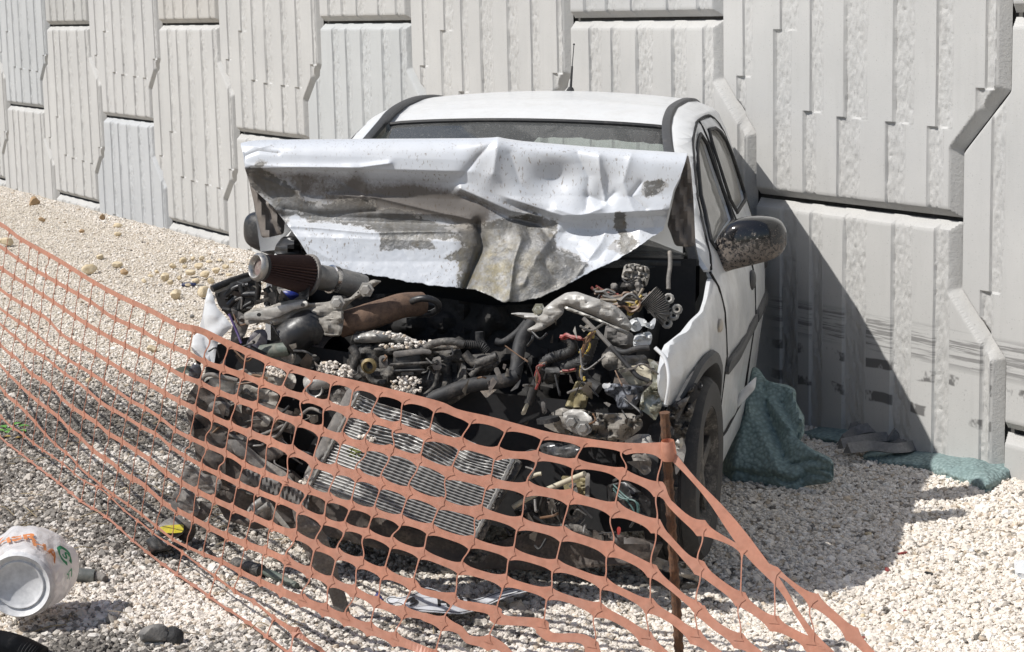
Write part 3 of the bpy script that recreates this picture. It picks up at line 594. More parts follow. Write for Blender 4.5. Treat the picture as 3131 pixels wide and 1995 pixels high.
# wheels
def wheel(X, Y, Z, sg, steer=0):
    ax = CM @ np.array([math.cos(steer)*sg, -math.sin(steer)*sg if sg > 0 else math.sin(steer), 0]); o = W(X, Y, Z)
    prof = [(.19, -.075), (.235, -.085), (.268, -.082), (.284, -.068), (.289, -.05), (.289, -.03), (.283, -.028), (.283, -.022), (.290, -.02), (.290, .0), (.284, .002), (.284, .008), (.290, .01), (.289, .03), (.283, .032), (.283, .038), (.288, .04), (.285, .064), (.268, .082), (.235, .087), (.195, .078), (.19, .06)]
    V, Fc = lathe(prof, o, ax, 96, up=(0.03, 0.02, 1))
    for i, (r_, h_) in enumerate(prof):
        if .28 < r_ and abs(h_) > .04:
            for j in range(96):
                if j % 3 == 0: V[i*96+j] = o+ (V[i*96+j]-o)*1+ (o+ax*h_-V[i*96+j])*.022
    wh = build('wheel', *lathe([(.0, .03), (.03, .03), (.05, .02), (.06, 0), (.06, -.06), (0, -.06)], o, ax, 20), CAST, car)
    ty = build('tyre', V, Fc, RUBBER, car, angle=30); ty.parent = wh
    mb = MB(); mb.add(*lathe([(.192, -.07), (.185, -.05), (.178, 0), (.182, .05), (.194, .066), (.200, .07), (.190, .078), (.182, .066), (.165, .045), (.165, -.07)], o, ax, 48))
    u = np.cross(ax, [0.03, .02, 1]); u /= np.linalg.norm(u); v = np.cross(u, ax)
    for q in range(5):
        a = q*2*math.pi/5+.3; d = math.cos(a)*u+math.sin(a)*v; e = np.cross(ax, d)
        mb.add(*box(o+ax*.045+d*.105, (.075, .024, .012), np.array([d, e, ax]), .3))
    mb.add(*lathe([(0, .06), (.03, .058), (.045, .05), (.05, .03), (.05, 0)], o, ax, 20))
    r_ = mb.build('rim', DUSTY, car); r_.parent = wh
    return wh
wheel(.02, .705, .318, 1, .085); wheel(.32, -.60, .30, -1); wheel(2.30, .68, .29, 1); wheel(2.30, -.68, .29, -1)
for X, sg in ((.02, 1), (.32, -1)):                          # black arch liners round the front wheels
    V = [W(X+.345*math.cos(a), sg*y, .30+.345*math.sin(a)) for a in np.linspace(.0, 2.2, 14) for y in (.50, .66)]
    build('arch_liner', V, [[i*2, i*2+1, i*2+3, i*2+2] for i in range(13)], BROWNP, car)

# ---------------------------------------------------------------- the crumpled bonnet
HT = np.array([(736, 438), (760, 432), (800, 428), (1000, 426), (1300, 424), (1450, 423), (1505, 421), (1522, 419), (1545, 424), (1600, 432), (1800, 449), (2000, 462), (2060, 466), (2103, 469)])
HB = np.array([(736, 446), (740, 460), (744, 478), (749, 517), (766, 569), (800, 602), (833, 631), (877, 686), (917, 740), (947, 790), (977, 809), (1046, 827), (1165, 847), (1269, 866), (1368, 879), (1452, 886), (1507, 909), (1535, 925), (1599, 923), (1654, 909), (1708, 886), (1748, 864), (1817, 827), (1886, 795), (1946, 760), (1995, 725), (2025, 708), (2034, 686), (2050, 621), (2060, 581), (2080, 542), (2092, 506), (2103, 470)])
r1 = lambda L: [(x/2.018+600, y/2.018+200) for x, y in L]
r2 = lambda L: [(x/2.018+1500, y/2.018+200) for x, y in L]
PEEL = [r1([(300, 640), (400, 590), (430, 600), (400, 640), (510, 690), (560, 730), (630, 780), (640, 830), (720, 845), (830, 850), (880, 815), (1100, 830), (1110, 890), (1200, 880), (1330, 905), (1440, 960), (1600, 1000), (1620, 1080), (1430, 1070), (1480, 1130), (1140, 1140), (1130, 1030), (1000, 990), (700, 960), (590, 910), (560, 985), (330, 750)]),
        r1([(1560, 985), (1640, 990), (1900, 960), (2100, 930), (2220, 960), (2220, 1480), (1880, 1490), (1720, 1395), (1610, 1380), (1620, 1210), (1530, 1190), (1640, 1120)]),
        r2([(0, 960), (280, 910), (330, 990), (250, 1050), (330, 1090), (420, 1130), (520, 1160), (600, 1230), (560, 1290), (480, 1355), (310, 1460), (60, 1500), (0, 1500)]),
        r2([(920, 770), (960, 720), (1060, 700), (1100, 740), (1040, 790), (950, 815)]), r2([(770, 910), (830, 905), (840, 1020), (930, 1100), (830, 1170), (720, 1130), (800, 1070), (760, 1000)])]
SOOT = [(1130, 618, 180, 42, .85), (1330, 622, 150, 46, 1.2), (1000, 560, 160, 34, .42), (1250, 575, 90, 30, .5), (1440, 660, 90, 40, 1.0), (905, 540, 130, 20, .5), (1090, 560, 26, 45, .5), (790, 545, 45, 40, .8), (920, 575, 30, 40, .35), (1465, 470, 40, 55, .32), (1610, 640, 60, 18, .7), (1000, 585, 200, 40, .45), (1430, 800, 40, 90, .5), (700+740, 700, 40, 60, .6)]
def g1(x, m, s): return math.exp(-((x-m)/s)**2)
def sst(x, a, b): t = min(1, max(0, (x-a)/(b-a))); return t*t*(3-2*t)
def pw(x, P): return float(np.interp(x, [p[0] for p in P], [p[1] for p in P]))
CREASE = [([(1522, 418), (1517, 470), (1508, 530)], -.034, 34), ([(1518, 424), (1462, 480), (1408, 545)], .016, 12), ([(752, 515), (900, 512), (1100, 512), (1190, 500)], -.016, 9), ([(1408, 578), (1480, 608), (1560, 645), (1650, 662)], -.034, 15),
          ([(1420, 600), (1560, 668), (1640, 684)], .026, 13), ([(1830, 478), (1838, 550), (1852, 625)], -.020, 13), ([(1765, 470), (1800, 540), (1792, 640)], .020, 22), ([(1700, 640), (1770, 662), (1835, 640)], -.018, 14), ([(1930, 470), (1905, 560), (1958, 700)], -.012, 16),
          ([(1560, 470), (1590, 560), (1670, 640)], .018, 30), ([(1462, 686), (1476, 755), (1420, 890)], .060, 13), ([(1592, 735), (1570, 800), (1556, 915)], -.036, 20), ([(1710, 700), (1640, 785), (1600, 870)], -.020, 22), ([(1650, 690), (1700, 760), (1800, 800)], .016, 18), ([(1860, 690), (1840, 740), (1760, 850)], -.014, 16),
          ([(738, 445), (800, 452), (835, 440)], -.008, 6), ([(742, 480), (790, 462), (850, 470)], .008, 6), ([(750, 516), (800, 545), (905, 585), (930, 615)], -.014, 12), ([(890, 690), (1000, 700), (1130, 712), (1400, 706)], -.014, 9), ([(1000, 596), (1150, 604), (1300, 640), (1440, 672)], -.012, 8), ([(870, 640), (1000, 655), (1150, 646)], .014, 9),
          ([(1000, 530), (1060, 565), (1120, 600)], .010, 14), ([(905, 530), (925, 565), (915, 600)], -.010, 12), ([(1080, 525), (1120, 560), (1110, 600)], -.012, 12), ([(1200, 700), (1240, 780), (1300, 860)], .008, 20), ([(1960, 560), (1930, 600), (1975, 640)], .010, 9), ([(1880, 590), (1850, 620), (1800, 600)], .012, 10), ([(880, 690), (930, 750), (1060, 820)], -.008, 14)]
def creases(V):
    s_ = np.zeros(len(V))
    for L, a, w_ in CREASE:
        d_ = np.full(len(V), 1e9)
        for p, q in zip(L, L[1:]): d_ = np.minimum(d_, pdist(V, [[p, q]]))
        s_ += a*(.62 if w_ > 10 else .8)*np.exp(-(d_/w_)**1.15)
    return s_
def hood_x(x, y):
    yt = np.interp(x, HT[:, 0], HT[:, 1]); dy = y-yt
    X = float(np.interp(y, [430, 600, 700, 800, 925], [.275, .29, .28, .235, .15]))+.06*math.exp(-dy/14)
    lf = 1-sst(x, 1380, 1480); rf = sst(x, 1500, 1600)
    fy = y-.03*(x-750)
    X += lf*pw(fy, [(430, .006), (470, -.008), (505, -.014), (516, -.004), (540, .010), (590, .016), (640, .010), (655, .022), (668, .022), (690, -.008), (720, -.018), (800, 0), (870, .02)])
    dg = y-(600+.33*(x-1500)) if x < 1720 else y-(673-.06*(x-1720))
    X += rf*pw(dg, [(-170, 0), (-60, -.012), (-12, -.02), (6, .012), (40, .022), (90, .008), (140, -.010), (300, .01)])
    X += rf*(.035*g1(x, 1700, 70)*g1(y, 545, 50)+.022*g1(x, 1850, 30)*g1(y, 590, 60)-.02*g1(x, 1650, 60)*g1(y, 800, 80))
    X += .0015*fbm((x*.012, y*.012, 9), 2)+.0007*fbm((x*.05, y*.05, 3), 3)*sst(y, 560, 700)+.008*rf*sst(y, 640, 700)*(1-3*abs(mnoise.noise(Vector((x*.013, y*.013, 4)))))*.6
    return X
xs = np.unique(np.r_[np.linspace(736, 770, 14), np.linspace(770, 2020, 380), np.linspace(2020, 2103, 24)]); nv = 170
V2 = []
for x in xs:
    yt, yb = np.interp(x, HT[:, 0], HT[:, 1]), np.interp(x, HB[:, 0], HB[:, 1])
    yb += (3.5*fbm((x*.03, 0, 1))+2*fbm((x*.12, 4, 1)))*sst(x, 960, 1000)*(1-sst(x, 2000, 2060))
    for t in np.linspace(0, 1, nv): V2.append((x, yt+(yb-yt)*t))
V2 = np.array(V2); HX = np.array([hood_x(x, y) for x, y in V2])+creases(V2); n = len(V2)
Vf = np.array([at(x, y, X) for (x, y), X in zip(V2, HX)]); Vb = np.array([at(x, y, X+.012) for (x, y), X in zip(V2, HX)])
I = np.arange(n).reshape(len(xs), nv); Fr = [[I[i, j], I[i, j+1], I[i+1, j+1], I[i+1, j]] for i in range(len(xs)-1) for j in range(nv-1)]
ed = list(I[0, :])+list(I[1:, -1])+list(I[-1, :-1][::-1])+list(I[1:-1, 0][::-1])
Fh = [f[::-1] for f in Fr]+[[a+n for a in f] for f in Fr]+[[a, b, b+n, a+n] for a, b in zip(ed, ed[1:]+ed[:1])]
pe = np.max([sdf(V2, p) for p in PEEL], axis=0)/14.
so_ = np.sum([a*np.exp(-((V2[:, 0]-x)/sx)**2-((V2[:, 1]-y)/sy_)**2) for x, y, sx, sy_, a in SOOT], axis=0)
oil = np.exp(-((V2[:, 0]-1470)/150)**2-((V2[:, 1]-840)/110)**2)
def m_hood():
    t = NT('peeled_white_bonnet'); oc = t.co(); pe_ = t.attr('peel').outputs['Fac']; so2 = t.attr('soot').outputs['Fac']; ol = t.attr('oil').outputs['Fac']
    e = t.math('ADD', pe_, t.math('MULTIPLY', t.math('SUBTRACT', t.noise(42, 6, .68), .5), 2.8))
    f = t.ramp(e, -.06, .06)
    isl = t.math('MULTIPLY', t.ramp(t.noise(19, 5, .7), .565, .58), t.ramp(pe_, 1.4, .5)); f = t.math('MULTIPLY', f, t.math('SUBTRACT', 1., isl))
    edge = t.math('MULTIPLY', t.ramp(e, -.28, -.06), t.math('SUBTRACT', 1., f))
    paint = t.mix(t.math('MULTIPLY', t.ramp(t.noise(10, 5), .4, .75), .25), (.565, .585, .615), (.47, .465, .45))
    mp = t.n('ShaderNodeMapping', Vector=oc); mp.inputs['Scale'].default_value = (1, 1, .35)
    spk = t.ramp(t.noise(150, 3, .6, mp.outputs[0]), .60, .66)
    spd = t.math('MULTIPLY', spk, t.math('ADD', t.math('MULTIPLY', t.ramp(t.noise(5, 4), .36, .62), .8), t.math('MULTIPLY', so2, .6), True))
    paint = t.mix(spd, paint, (.20, .16, .12))
    sn = t.math('MULTIPLY', so2, t.math('ADD', .35, t.noise(55, 5, .75))); paint = t.mix(t.math('MULTIPLY', t.ramp(sn, .08, .85), .92), paint, (.085, .068, .052))
    mb1 = t.ramp(t.noise(16, 6, .7), .35, .7)
    metal = t.mix(mb1, (.25, .25, .25), (.155, .147, .13)); metal = t.mix(t.ramp(t.noise(48, 5, .7), .55, .72), metal, (.15, .13, .10))
    metal = t.mix(t.math('MULTIPLY', t.ramp(t.noise(28, 5, .7), .42, .62), t.math('MULTIPLY', ol, .85)), metal, (.19, .165, .10))
    metal = t.mix(t.math('MULTIPLY', t.ramp(so2, .15, 1.1), .75), metal, (.10, .085, .068))
    c = t.mix(f, paint, metal); c = t.mix(t.math('MULTIPLY', edge, .55), c, (.30, .27, .23))
    rg = t.math('ADD', .30, t.math('MULTIPLY', f, t.math('SUBTRACT', t.math('MULTIPLY', t.noise(35, 5, .7), .6), .02)))
    rg = t.math('ADD', rg, t.math('MULTIPLY', so2, .35), True)
    t.set(Base_Color=c, Metallic=t.math('MULTIPLY', f, t.math('MULTIPLY', t.math('SUBTRACT', 1., t.math('MULTIPLY', so2, .8), True), .75)), Roughness=rg, Coat_Weight=t.math('MULTIPLY', t.math('SUBTRACT', 1., f), .3), Coat_Roughness=.15)
    b1 = t.n('ShaderNodeBump', Strength=.6, Distance=.004, Height=t.math('SUBTRACT', 1., f))
    b2 = t.n('ShaderNodeBump', Strength=.5, Distance=.008, Height=t.math('MULTIPLY', f, t.noise(60, 6, .7)), Normal=b1.outputs[0]); t.l(b2.outputs[0], t.b.inputs['Normal']); return t.m
z2 = np.zeros(n)
bonnet = build('bonnet', np.vstack([Vf, Vb]), Fh, m_hood(), car, angle=180, attrs={'peel': np.r_[pe, pe], 'soot': np.r_[np.clip(so_, 0, 1.3), z2], 'oil': np.r_[oil, z2]})
# rear half of the bonnet, folded down from the crease towards the windscreen, seen at both ends from below
UND = dirty('bonnet_underside', (.21, .185, .165), (.15, .13, .112), 9, .3, .8, .5, .8, .1, .15)
xs2 = np.linspace(745, 2096, 40); V = []
for x in xs2:
    yt = np.interp(x, HT[:, 0], HT[:, 1])+3; u = (x-745)/1351*2-1
    a = loc(at(x, yt, .395)); b = np.array([.62-.10*u*u, a[1]*.98, .955-.05*u*u])
    for t in np.linspace(0, 1, 8): p = a+(b-a)*t; V.append(W(p[0], p[1], p[2]+.02*math.sin(math.pi*t)))
bh = build('bonnet_rear_half', V, [[i*8+j, i*8+j+1, (i+1)*8+j+1, (i+1)*8+j] for i in range(39) for j in range(7)], PAINT, car); bh.parent = bonnet
def ribs(x, y): return .012*math.sin((x-.28*y)*.16)
for nm, poly, X in (('bonnet_frame', [(762, 560), (800, 728), (826, 726), (868, 716), (872, 668), (842, 640), (800, 600)], .34), ('bonnet_frame', [(2088, 480), (2104, 473), (2112, 510), (2120, 600), (2127, 752), (2100, 756), (2064, 752), (2048, 708), (2040, 690), (2056, 621), (2064, 585), (2082, 545)], .36)):
    V, Fc = sheet(poly, X, .012, 12, .01, 6, .006, .03, 3, extra=ribs); f_ = build(nm, V, Fc, UND, car); f_.parent = bonnet

at0 = at
def at(px, py, X): return at0(px, py, X*float(np.interp(px, [800, 1100, 1700, 1950], [.28, .6, .65, 1])) if X < 0 else X)
# ---------------------------------------------------------------- the open engine bay (traced piece by piece, each at its own depth X)
def cv(s, ox, oy): return lambda L: [(x/s+ox, y/s+oy) for x, y in L]
r3, r4, z6, t3, t4, t5 = cv(2.789, 550, 780), cv(2.789, 1300, 780), cv(2.191, 1400, 1200), cv(3.835, 500, 1000), cv(3.835, 500, 1400), cv(3.835, 1000, 1595)
def part(name, poly, X, m, parent=None, **k):
    V, Fc = sheet(poly, X, **k); o = build(name, V, Fc, m, car, angle=50)
    if parent is not None: o.parent = parent
    return o
def px3(L, X): return [at(p[0], p[1], (p[2] if len(p) > 2 else X)) for p in L]
def hose(name, L, X, r, m, parent=None, k=10, n=None, corr=0):
    V, Fc = tube(px3(L, X), r, k, n, corr=corr); o = build(name, V, Fc, m, car, angle=60)
    if parent is not None: o.parent = parent
    return o
def bolts(L, X, r, m, parent):
    for x, y in L:
        o = at(x, y, X); ax = -CAX[0]; b = build('bolt', *lathe([(r*1.5, -.004), (r*1.5, .003), (r, .003), (r, .013), (r*.8, .015), (0, .015)], o, ax, 6), m, car, angle=20); b.parent = parent
def hole(L, X, parent, rx=6, ry=6):
    for x, y in L:
        poly = [(x+rx*math.cos(a), y+ry*math.sin(a)) for a in np.linspace(0, 6.28, 10)[:-1]]
        part('bolt_hole', poly, X, INTR, parent, thick=.002, dome=0, amp=0, rnd=False, step=50)
# right front wing (left in the picture), crushed white corner
fw = part('crushed_wing', [(638, 877), (650, 898), (661, 938), (688, 968), (711, 999), (679, 1031), (665, 1052), (654, 1117), (622, 1103), (590, 1078), (585, 1060), (591, 1027), (609, 1009), (620, 959), (630, 905)],
          lambda x, y: -.22-.10*(y-880)/230, PAINT, thick=.01, dome=.035, dw=12, amp=.010, sc=.022, step=9, seed=1, extra=lambda x, y: .05*math.exp(-abs((x-632)-.30*(y-1000)+14)/9)*sst(y, 930, 1000))
hose('wing_edge', [(648, 884, -.2), (690, 866, -.05), (735, 850, .1), (790, 834, .25)], 0, .011, BLACKP)
part('wing_inner_edge', [(650, 886), (700, 868), (776, 842), (770, 858), (706, 880), (660, 900)], lambda x, y: -.15+.3*(x-650)/130, STEEL, thick=.01, dome=.004, step=10)
part('wing_inner', [(655, 895), (780, 845), (800, 905), (770, 945), (715, 985), (690, 960), (668, 935)], .12, BLACKP, thick=.01, dome=.01, amp=.04, sc=.03, step=10)
for L, r in (([(690, 905), (720, 880), (760, 872)], .008), ([(700, 935), (735, 905), (790, 900)], .011), ([(680, 945), (720, 950), (770, 925)], .007), ([(735, 870), (742, 905), (730, 945)], .010), ([(815, 880), (828, 905), (818, 935)], .014)): hose('cable', L, -.05, r, BLACKP)
part('dark_bracket', [(805, 905), (822, 880), (832, 884), (836, 905), (832, 935), (812, 930)], -.1, GREYP, thick=.02)
part('blue_cap', [(858, 895), (872, 888), (905, 893), (918, 905), (890, 920), (862, 918)], -.02, BLUEP, thick=.03, dome=.02)
part('inner_wing_skin', r3([(820, 270), (940, 260), (1010, 300), (960, 350), (850, 340)]), .1, STEEL, thick=.01)
part('battery_box', r1([(490, 1110), (530, 1060), (600, 1050), (640, 1090), (650, 1150), (690, 1190), (520, 1180), (480, 1160)]), .3, BLACKP, thick=.06, dome=.02, amp=.02, extra=lambda x, y: .012*math.sin(x*.55))
# cone air filter
fl = build('air_filter', *lathe([(.03, -.005), (.040, 0), (.044, .012), (.041, .022)], (o := at(789, 817, -.55)), (d := at(945, 843, -.02)-o), 40), RUBBER, car, angle=50)
ln_ = np.linalg.norm(d); dn = d/ln_
V, Fc = lathe([(.041, .016), (.064, ln_*.96)], o, dn, 144)
for i in range(2):
    for j in range(144):
        ctr = o+dn*([.016, ln_*.96][i]); V[i*144+j] = ctr+(V[i*144+j]-ctr)*(1, .93, .82, .93)[j % 4]
FILT = dirty('oiled_filter_gauze', (.060, .030, .026), (.10, .06, .05), 30, .5, .8, .7, .9, 0, .1)
g_ = build('filter_element', V, Fc, FILT, car, smooth=False); g_.parent = fl
g_ = build('filter_cap', *lathe([(.027, .004), (.029, -.006), (.036, -.012), (.043, -.006), (.045, .006), (.040, .016)], o, dn, 40), dirty('dull_chrome', (.42, .41, .39), (.25, .23, .2), 40, .45, .75, .3, .6, .9, .05), car, angle=60); g_.parent = fl
g_ = build('filter_end', *lathe([(0, .006), (.028, .005)], o, dn, 40), dirty('dusty_maroon', (.16, .11, .10), (.28, .25, .22), 40, .4, .7, .6, .8), car, angle=60); g_.parent = fl
g_ = build('filter_rim', *lathe([(.060, ln_*.94), (.067, ln_*.95), (.068, ln_*1.0), (.060, ln_*1.03), (.045, ln_*1.05)], o, dn, 40), GREYP, car, angle=50); g_.parent = fl
g_ = build('intake_pipe', *tube([o+dn*ln_*1.02, o+dn*ln_*1.35, at(1052, 862, .08), at(1110, 880, .12)], .040, 20), ALU, car, angle=60); g_.parent = fl
g_ = build('hose_clamp', *lathe([(.041, 0), (.046, .002), (.046, .02), (.041, .022)], o+dn*ln_*1.42, dn, 30), CHROME, car); g_.parent = fl
hose('filter_stay', [(787, 850, -.14), (790, 880, -.12), (786, 915, -.1)], 0, .010, BLACKP)
# upper crossmember, both bent halves
cm = part('crossmember', r3([(540, 500), (620, 462), (760, 440), (860, 402), (940, 385), (1080, 380), (1095, 412), (1180, 408), (1250, 402), (1300, 388), (1450, 368), (1520, 300), (1640, 208), (1725, 222), (1600, 318), (1480, 385), (1420, 440), (1390, 500), (1385, 600), (1375, 692), (1300, 698), (1230, 690), (1205, 600), (1140, 545), (1010, 545), (900, 580), (800, 602), (700, 575), (560, 600)]),
          lambda x, y: -.30+.12*(x-740)/400, CAST, thick=.03, dome=.035, dw=8, amp=.02, sc=.02, step=9, seed=2, extra=lambda x, y: .03*math.exp(-((y-(965-.16*(x-800)))/9)**2)*(1-sst(x, 985, 1020)))
part('crossmember_face', r3([(545, 500), (700, 470), (860, 430), (1000, 400), (1085, 390), (1090, 440), (960, 470), (840, 530), (700, 560), (555, 555)]), -.315, STEEL, cm, thick=.015, dome=.02, dw=8, amp=.012, seed=4, step=9)
bolts([(1120, 886), (1032, 926)], -.235, .016, STEEL, cm); hole([(792, 963), (926, 933)], -.335, cm, 7, 6); hole([(1095, 895)], -.25, cm, 3, 3)
part('torn_bracket', r3([(1300, 480), (1390, 470), (1400, 560), (1375, 690), (1310, 690), (1230, 690), (1215, 610), (1140, 545), (1230, 530)]), -.27, CAST, cm, thick=.012, dome=.02, dw=8, amp=.02, sc=.04, step=8, seed=6)
part('wing_support', r3([(430, 450), (540, 500), (600, 560), (560, 680), (500, 760), (430, 760), (440, 640), (470, 560)]), -.22, GREYP, cm, thick=.02, dome=.025, amp=.03, step=9, seed=7)
cr = part('crossmember', r4([(720, 500), (800, 490), (960, 500), (1000, 470), (1030, 440), (1090, 390), (1200, 322), (1290, 312), (1400, 350), (1500, 382), (1640, 442), (1715, 520), (1765, 600), (1745, 655), (1680, 630), (1600, 590), (1500, 545), (1400, 500), (1285, 462), (1240, 440), (1190, 430), (1180, 500), (1100, 580), (1000, 642), (900, 665), (860, 640), (950, 590), (930, 560), (840, 540)]),
          lambda x, y: -.22-.08*sst(x, 1600, 1760)+.05*sst(x, 1780, 1930), STEEL, thick=.03, dome=.045, dw=11, amp=.012, sc=.03, step=8, seed=8)
bolts([(1648, 948)], -.2, .014, OLIVE, cr); hole([(1880, 937)], -.20, cr, 6, 5)
part('crossmember_lip', r4([(1180, 430), (1290, 470), (1420, 520), (1600, 600), (1740, 660), (1730, 690), (1590, 620), (1400, 540), (1260, 490), (1195, 470)]), -.17, STEEL, cr, thick=.012, dome=.01, dw=5, step=9)
part('wrinkled_wing_flange', r4([(1740, 560), (1800, 530), (1880, 550), (1900, 590), (1960, 530), (1970, 560), (1945, 640), (1890, 620), (1860, 600), (1840, 640), (1780, 660), (1720, 610)]), -.16, PAINT, None, thick=.01, dome=.03, dw=7, amp=.04, sc=.05, step=7, seed=9)
part('wrinkled_wing_flange', r4([(1790, 680), (1920, 650), (1940, 700), (1920, 770), (1780, 790), (1770, 740)]), -.14, PAINT, None, thick=.01, dome=.02, dw=8, amp=.03, sc=.05, step=8, seed=10)
for x, y in ((2030, 935), (2045, 915), (2060, 965), (2070, 948), (2040, 990)):
    o = at(x, y, .03); b = build('wing_clip', *lathe([(.016, 0), (.018, .006), (.012, .016), (.007, .012), (.006, 0)], o, -CAX[0]+.3*CAX[2], 10), STEEL, car)
# pipes and ducts on the picture's left
hose('exhaust_pipe', [(1040, 995, -.12), (1100, 978, -.1), (1170, 955, -.05), (1230, 935, 0), (1290, 930, .05)], 0, [.040, .043, .040, .038], RUSTP, k=16)
hose('strut_top_ring', [(1296+46*math.cos(a), 937+24*math.sin(a), .0+.04*math.sin(a)) for a in np.linspace(0, 6.28, 20)], 0, .011, BLACKP, n=0)
part('strut_top', [(1255, 937), (1270, 920), (1300, 915), (1330, 922), (1340, 940), (1325, 955), (1290, 960), (1262, 952)], .06, BLACKP, thick=.02)
hose('air_duct', [(875, 1046, -.28), (910, 1022, -.24), (945, 1000, -.2), (985, 1010, -.15)], 0, [.052, .058, .055, .05], BLACKP, k=20)
part('washer_bottle', r3([(590, 700), (640, 640), (720, 630), (750, 680), (740, 800), (640, 820), (560, 780)]), -.24, dirty('violet_grey_plastic', (.10, .095, .12), (.2, .185, .17), 20, .45, .7, .5, .8), thick=.04, dome=.03, amp=.03, step=9)
hose('green_pipe', [(800, 1076, -.33), (840, 1072, -.33), (885, 1066, -.3)], 0, .022, GREEND)
part('broken_bracket', t3([(1355, 345), (1500, 290), (1560, 260), (1555, 340), (1520, 440), (1430, 410)]), -.32, CAST, thick=.012, dome=.012, amp=.03, step=9)
part('broken_bracket', t3([(1650, 400), (1700, 330), (1760, 315), (1830, 350), (1830, 400), (1740, 500), (1650, 470)]), -.3, DUSTY, thick=.03, dome=.03, amp=.03, step=9)
hose('vacuum_hose', [(700, 960, -.3), (722, 1010, -.3), (738, 1050, -.32)], 0, .004, dirty('violet_wire', (.12, .08, .22), (.2, .18, .2), 20, .5, .8))
# engine: dusty head with gravel on it, black coil box
en = part('engine', [(1068, 1060), (1085, 1015), (1140, 1008), (1235, 1022), (1285, 1045), (1400, 1050), (1420, 1100), (1440, 1200), (1380, 1240), (1260, 1230), (1150, 1200), (1075, 1160), (1060, 1110)], lambda x, y: -.17-.10*(y-1020)/200, DUSTY, thick=.35, dome=.05, dw=20, amp=.05, sc=.018, step=14, seed=11)
part('cam_cover', [(1078, 1028), (1142, 1010), (1235, 1022), (1280, 1046), (1260, 1058), (1190, 1046), (1110, 1050), (1080, 1046)], -.22, ALU, en, thick=.05, dome=.025, dw=8, amp=.02, step=9)
part('cam_cover', [(1140, 1066), (1200, 1058), (1310, 1058), (1420, 1048), (1420, 1066), (1300, 1078), (1150, 1090)], -.25, DUSTY, en, thick=.05, dome=.02, dw=8, amp=.015, step=9)
cb = part('coil_box', [(1205, 1075), (1280, 1068), (1290, 1120), (1288, 1150), (1210, 1148), (1200, 1118)], -.31, BLACKP, en, thick=.06, dome=.015, dw=6, amp=.004, step=10)
part('coil_lid', [(1200, 1076), (1285, 1066), (1318, 1070), (1320, 1084), (1285, 1084), (1204, 1094)], -.325, GREYP, en, thick=.03, dome=.006, dw=4, amp=.003, step=10)
part('coil_rail', [(1190, 1112), (1330, 1104), (1332, 1112), (1192, 1121)], -.34, DUSTY, en, thick=.02, dome=.004, dw=3, amp=.002, step=10)
part('coil_rail', [(1200, 1132), (1300, 1128), (1300, 1135), (1202, 1140)], -.34, BLACKP, en, thick=.02, dome=.004, dw=3, amp=.002, step=10)
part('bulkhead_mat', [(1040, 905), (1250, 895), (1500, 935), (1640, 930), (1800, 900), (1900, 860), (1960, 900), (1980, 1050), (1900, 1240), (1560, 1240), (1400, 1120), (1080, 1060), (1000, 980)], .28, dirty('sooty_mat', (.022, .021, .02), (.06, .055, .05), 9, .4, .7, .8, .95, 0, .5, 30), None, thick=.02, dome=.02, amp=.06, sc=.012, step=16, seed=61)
part('coil_label', [(1225, 1138), (1265, 1137), (1265, 1147), (1225, 1148)], -.325, GREYP, cb, thick=.004, dome=.002, amp=0, step=20)
for x0, y0 in ((1158, 1090), (1322, 1095)):
    lg = part('mounting_lug', [(x0, y0), (x0+26, y0-6), (x0+28, y0+36), (x0+2, y0+38)], -.325, GREYP, en, thick=.02, dome=.006, dw=4, amp=.002, step=14)
    hole([(x0+14, y0+14)], -.327, lg, 7, 9)
V, Fc = lathe([(.012, 0), (.022, .002), (.024, .02), (.016, .03)], at(1132, 1117, -.35), -CAX[0], 16); b = build('brass_plug', V, Fc, dirty('dull_brass', (.35, .27, .13), (.15, .12, .08), 40, .4, .7, .4, .7, .8), car); b.parent = en
for L, r in (([(1075, 1060), (1090, 1090), (1080, 1130), (1100, 1160)], .014), ([(1300, 1065), (1330, 1050), (1380, 1045), (1420, 1055)], .012), ([(1110, 1100), (1120, 1130), (1140, 1165), (1180, 1170)], .010), ([(1340, 1130), (1330, 1180), (1300, 1210)], .008), ([(1420, 1080), (1450, 1110), (1480, 1105), (1520, 1090)], .014), ([(1440, 1150), (1470, 1120), (1510, 1100)], .010)):
    h_ = hose('engine_hose', L, -.3, r, DUSTY); h_.parent = en
hose('hose_stub', [(1465, 1015), (1467, 1040), (1480, 1060)], -.1, .013, RUBBER)
hose('wiring_loom', [(1420, 1052), (1470, 1058), (1490, 1075)], -.18, .013, RUBBER, n=30, corr=.12)
part('starter', [(1440, 1085), (1500, 1080), (1530, 1110), (1490, 1150), (1440, 1140)], -.15, DUSTY, thick=.1, dome=.04)
# gearbox castings and coolant stub
gb = part('gearbox_casting', t3([(820, 540), (900, 490), (970, 490), (1000, 530), (1130, 540), (1200, 520), (1300, 590), (1400, 600), (1480, 540), (1540, 560), (1560, 640), (1520, 740), (1400, 740), (1340, 720), (1150, 690), (1090, 640), (900, 580)]), -.44, CAST, thick=.12, dome=.05, dw=14, amp=.04, sc=.025, step=9, seed=12)
hole([(773, 1159)], -.485, gb, 8, 6)
V, Fc = tube(px3([(1010, 1163, -.42), (975, 1170, -.45), (945, 1182, -.47)], 0), [.024, .03, .032], 20); cs = build('coolant_outlet', V, Fc, ALU, car)
V, Fc = lathe([(.018, -.06), (.019, 0), (.024, .004), (.027, 0), (.029, -.012), (.026, -.02), (.029, -.03), (.030, -.05)], at(962, 1192, -.52), at(955, 1196, -.62)-at(962, 1188, -.5), 24); b = build('outlet_neck', V, Fc, ALU, car); b.parent = cs
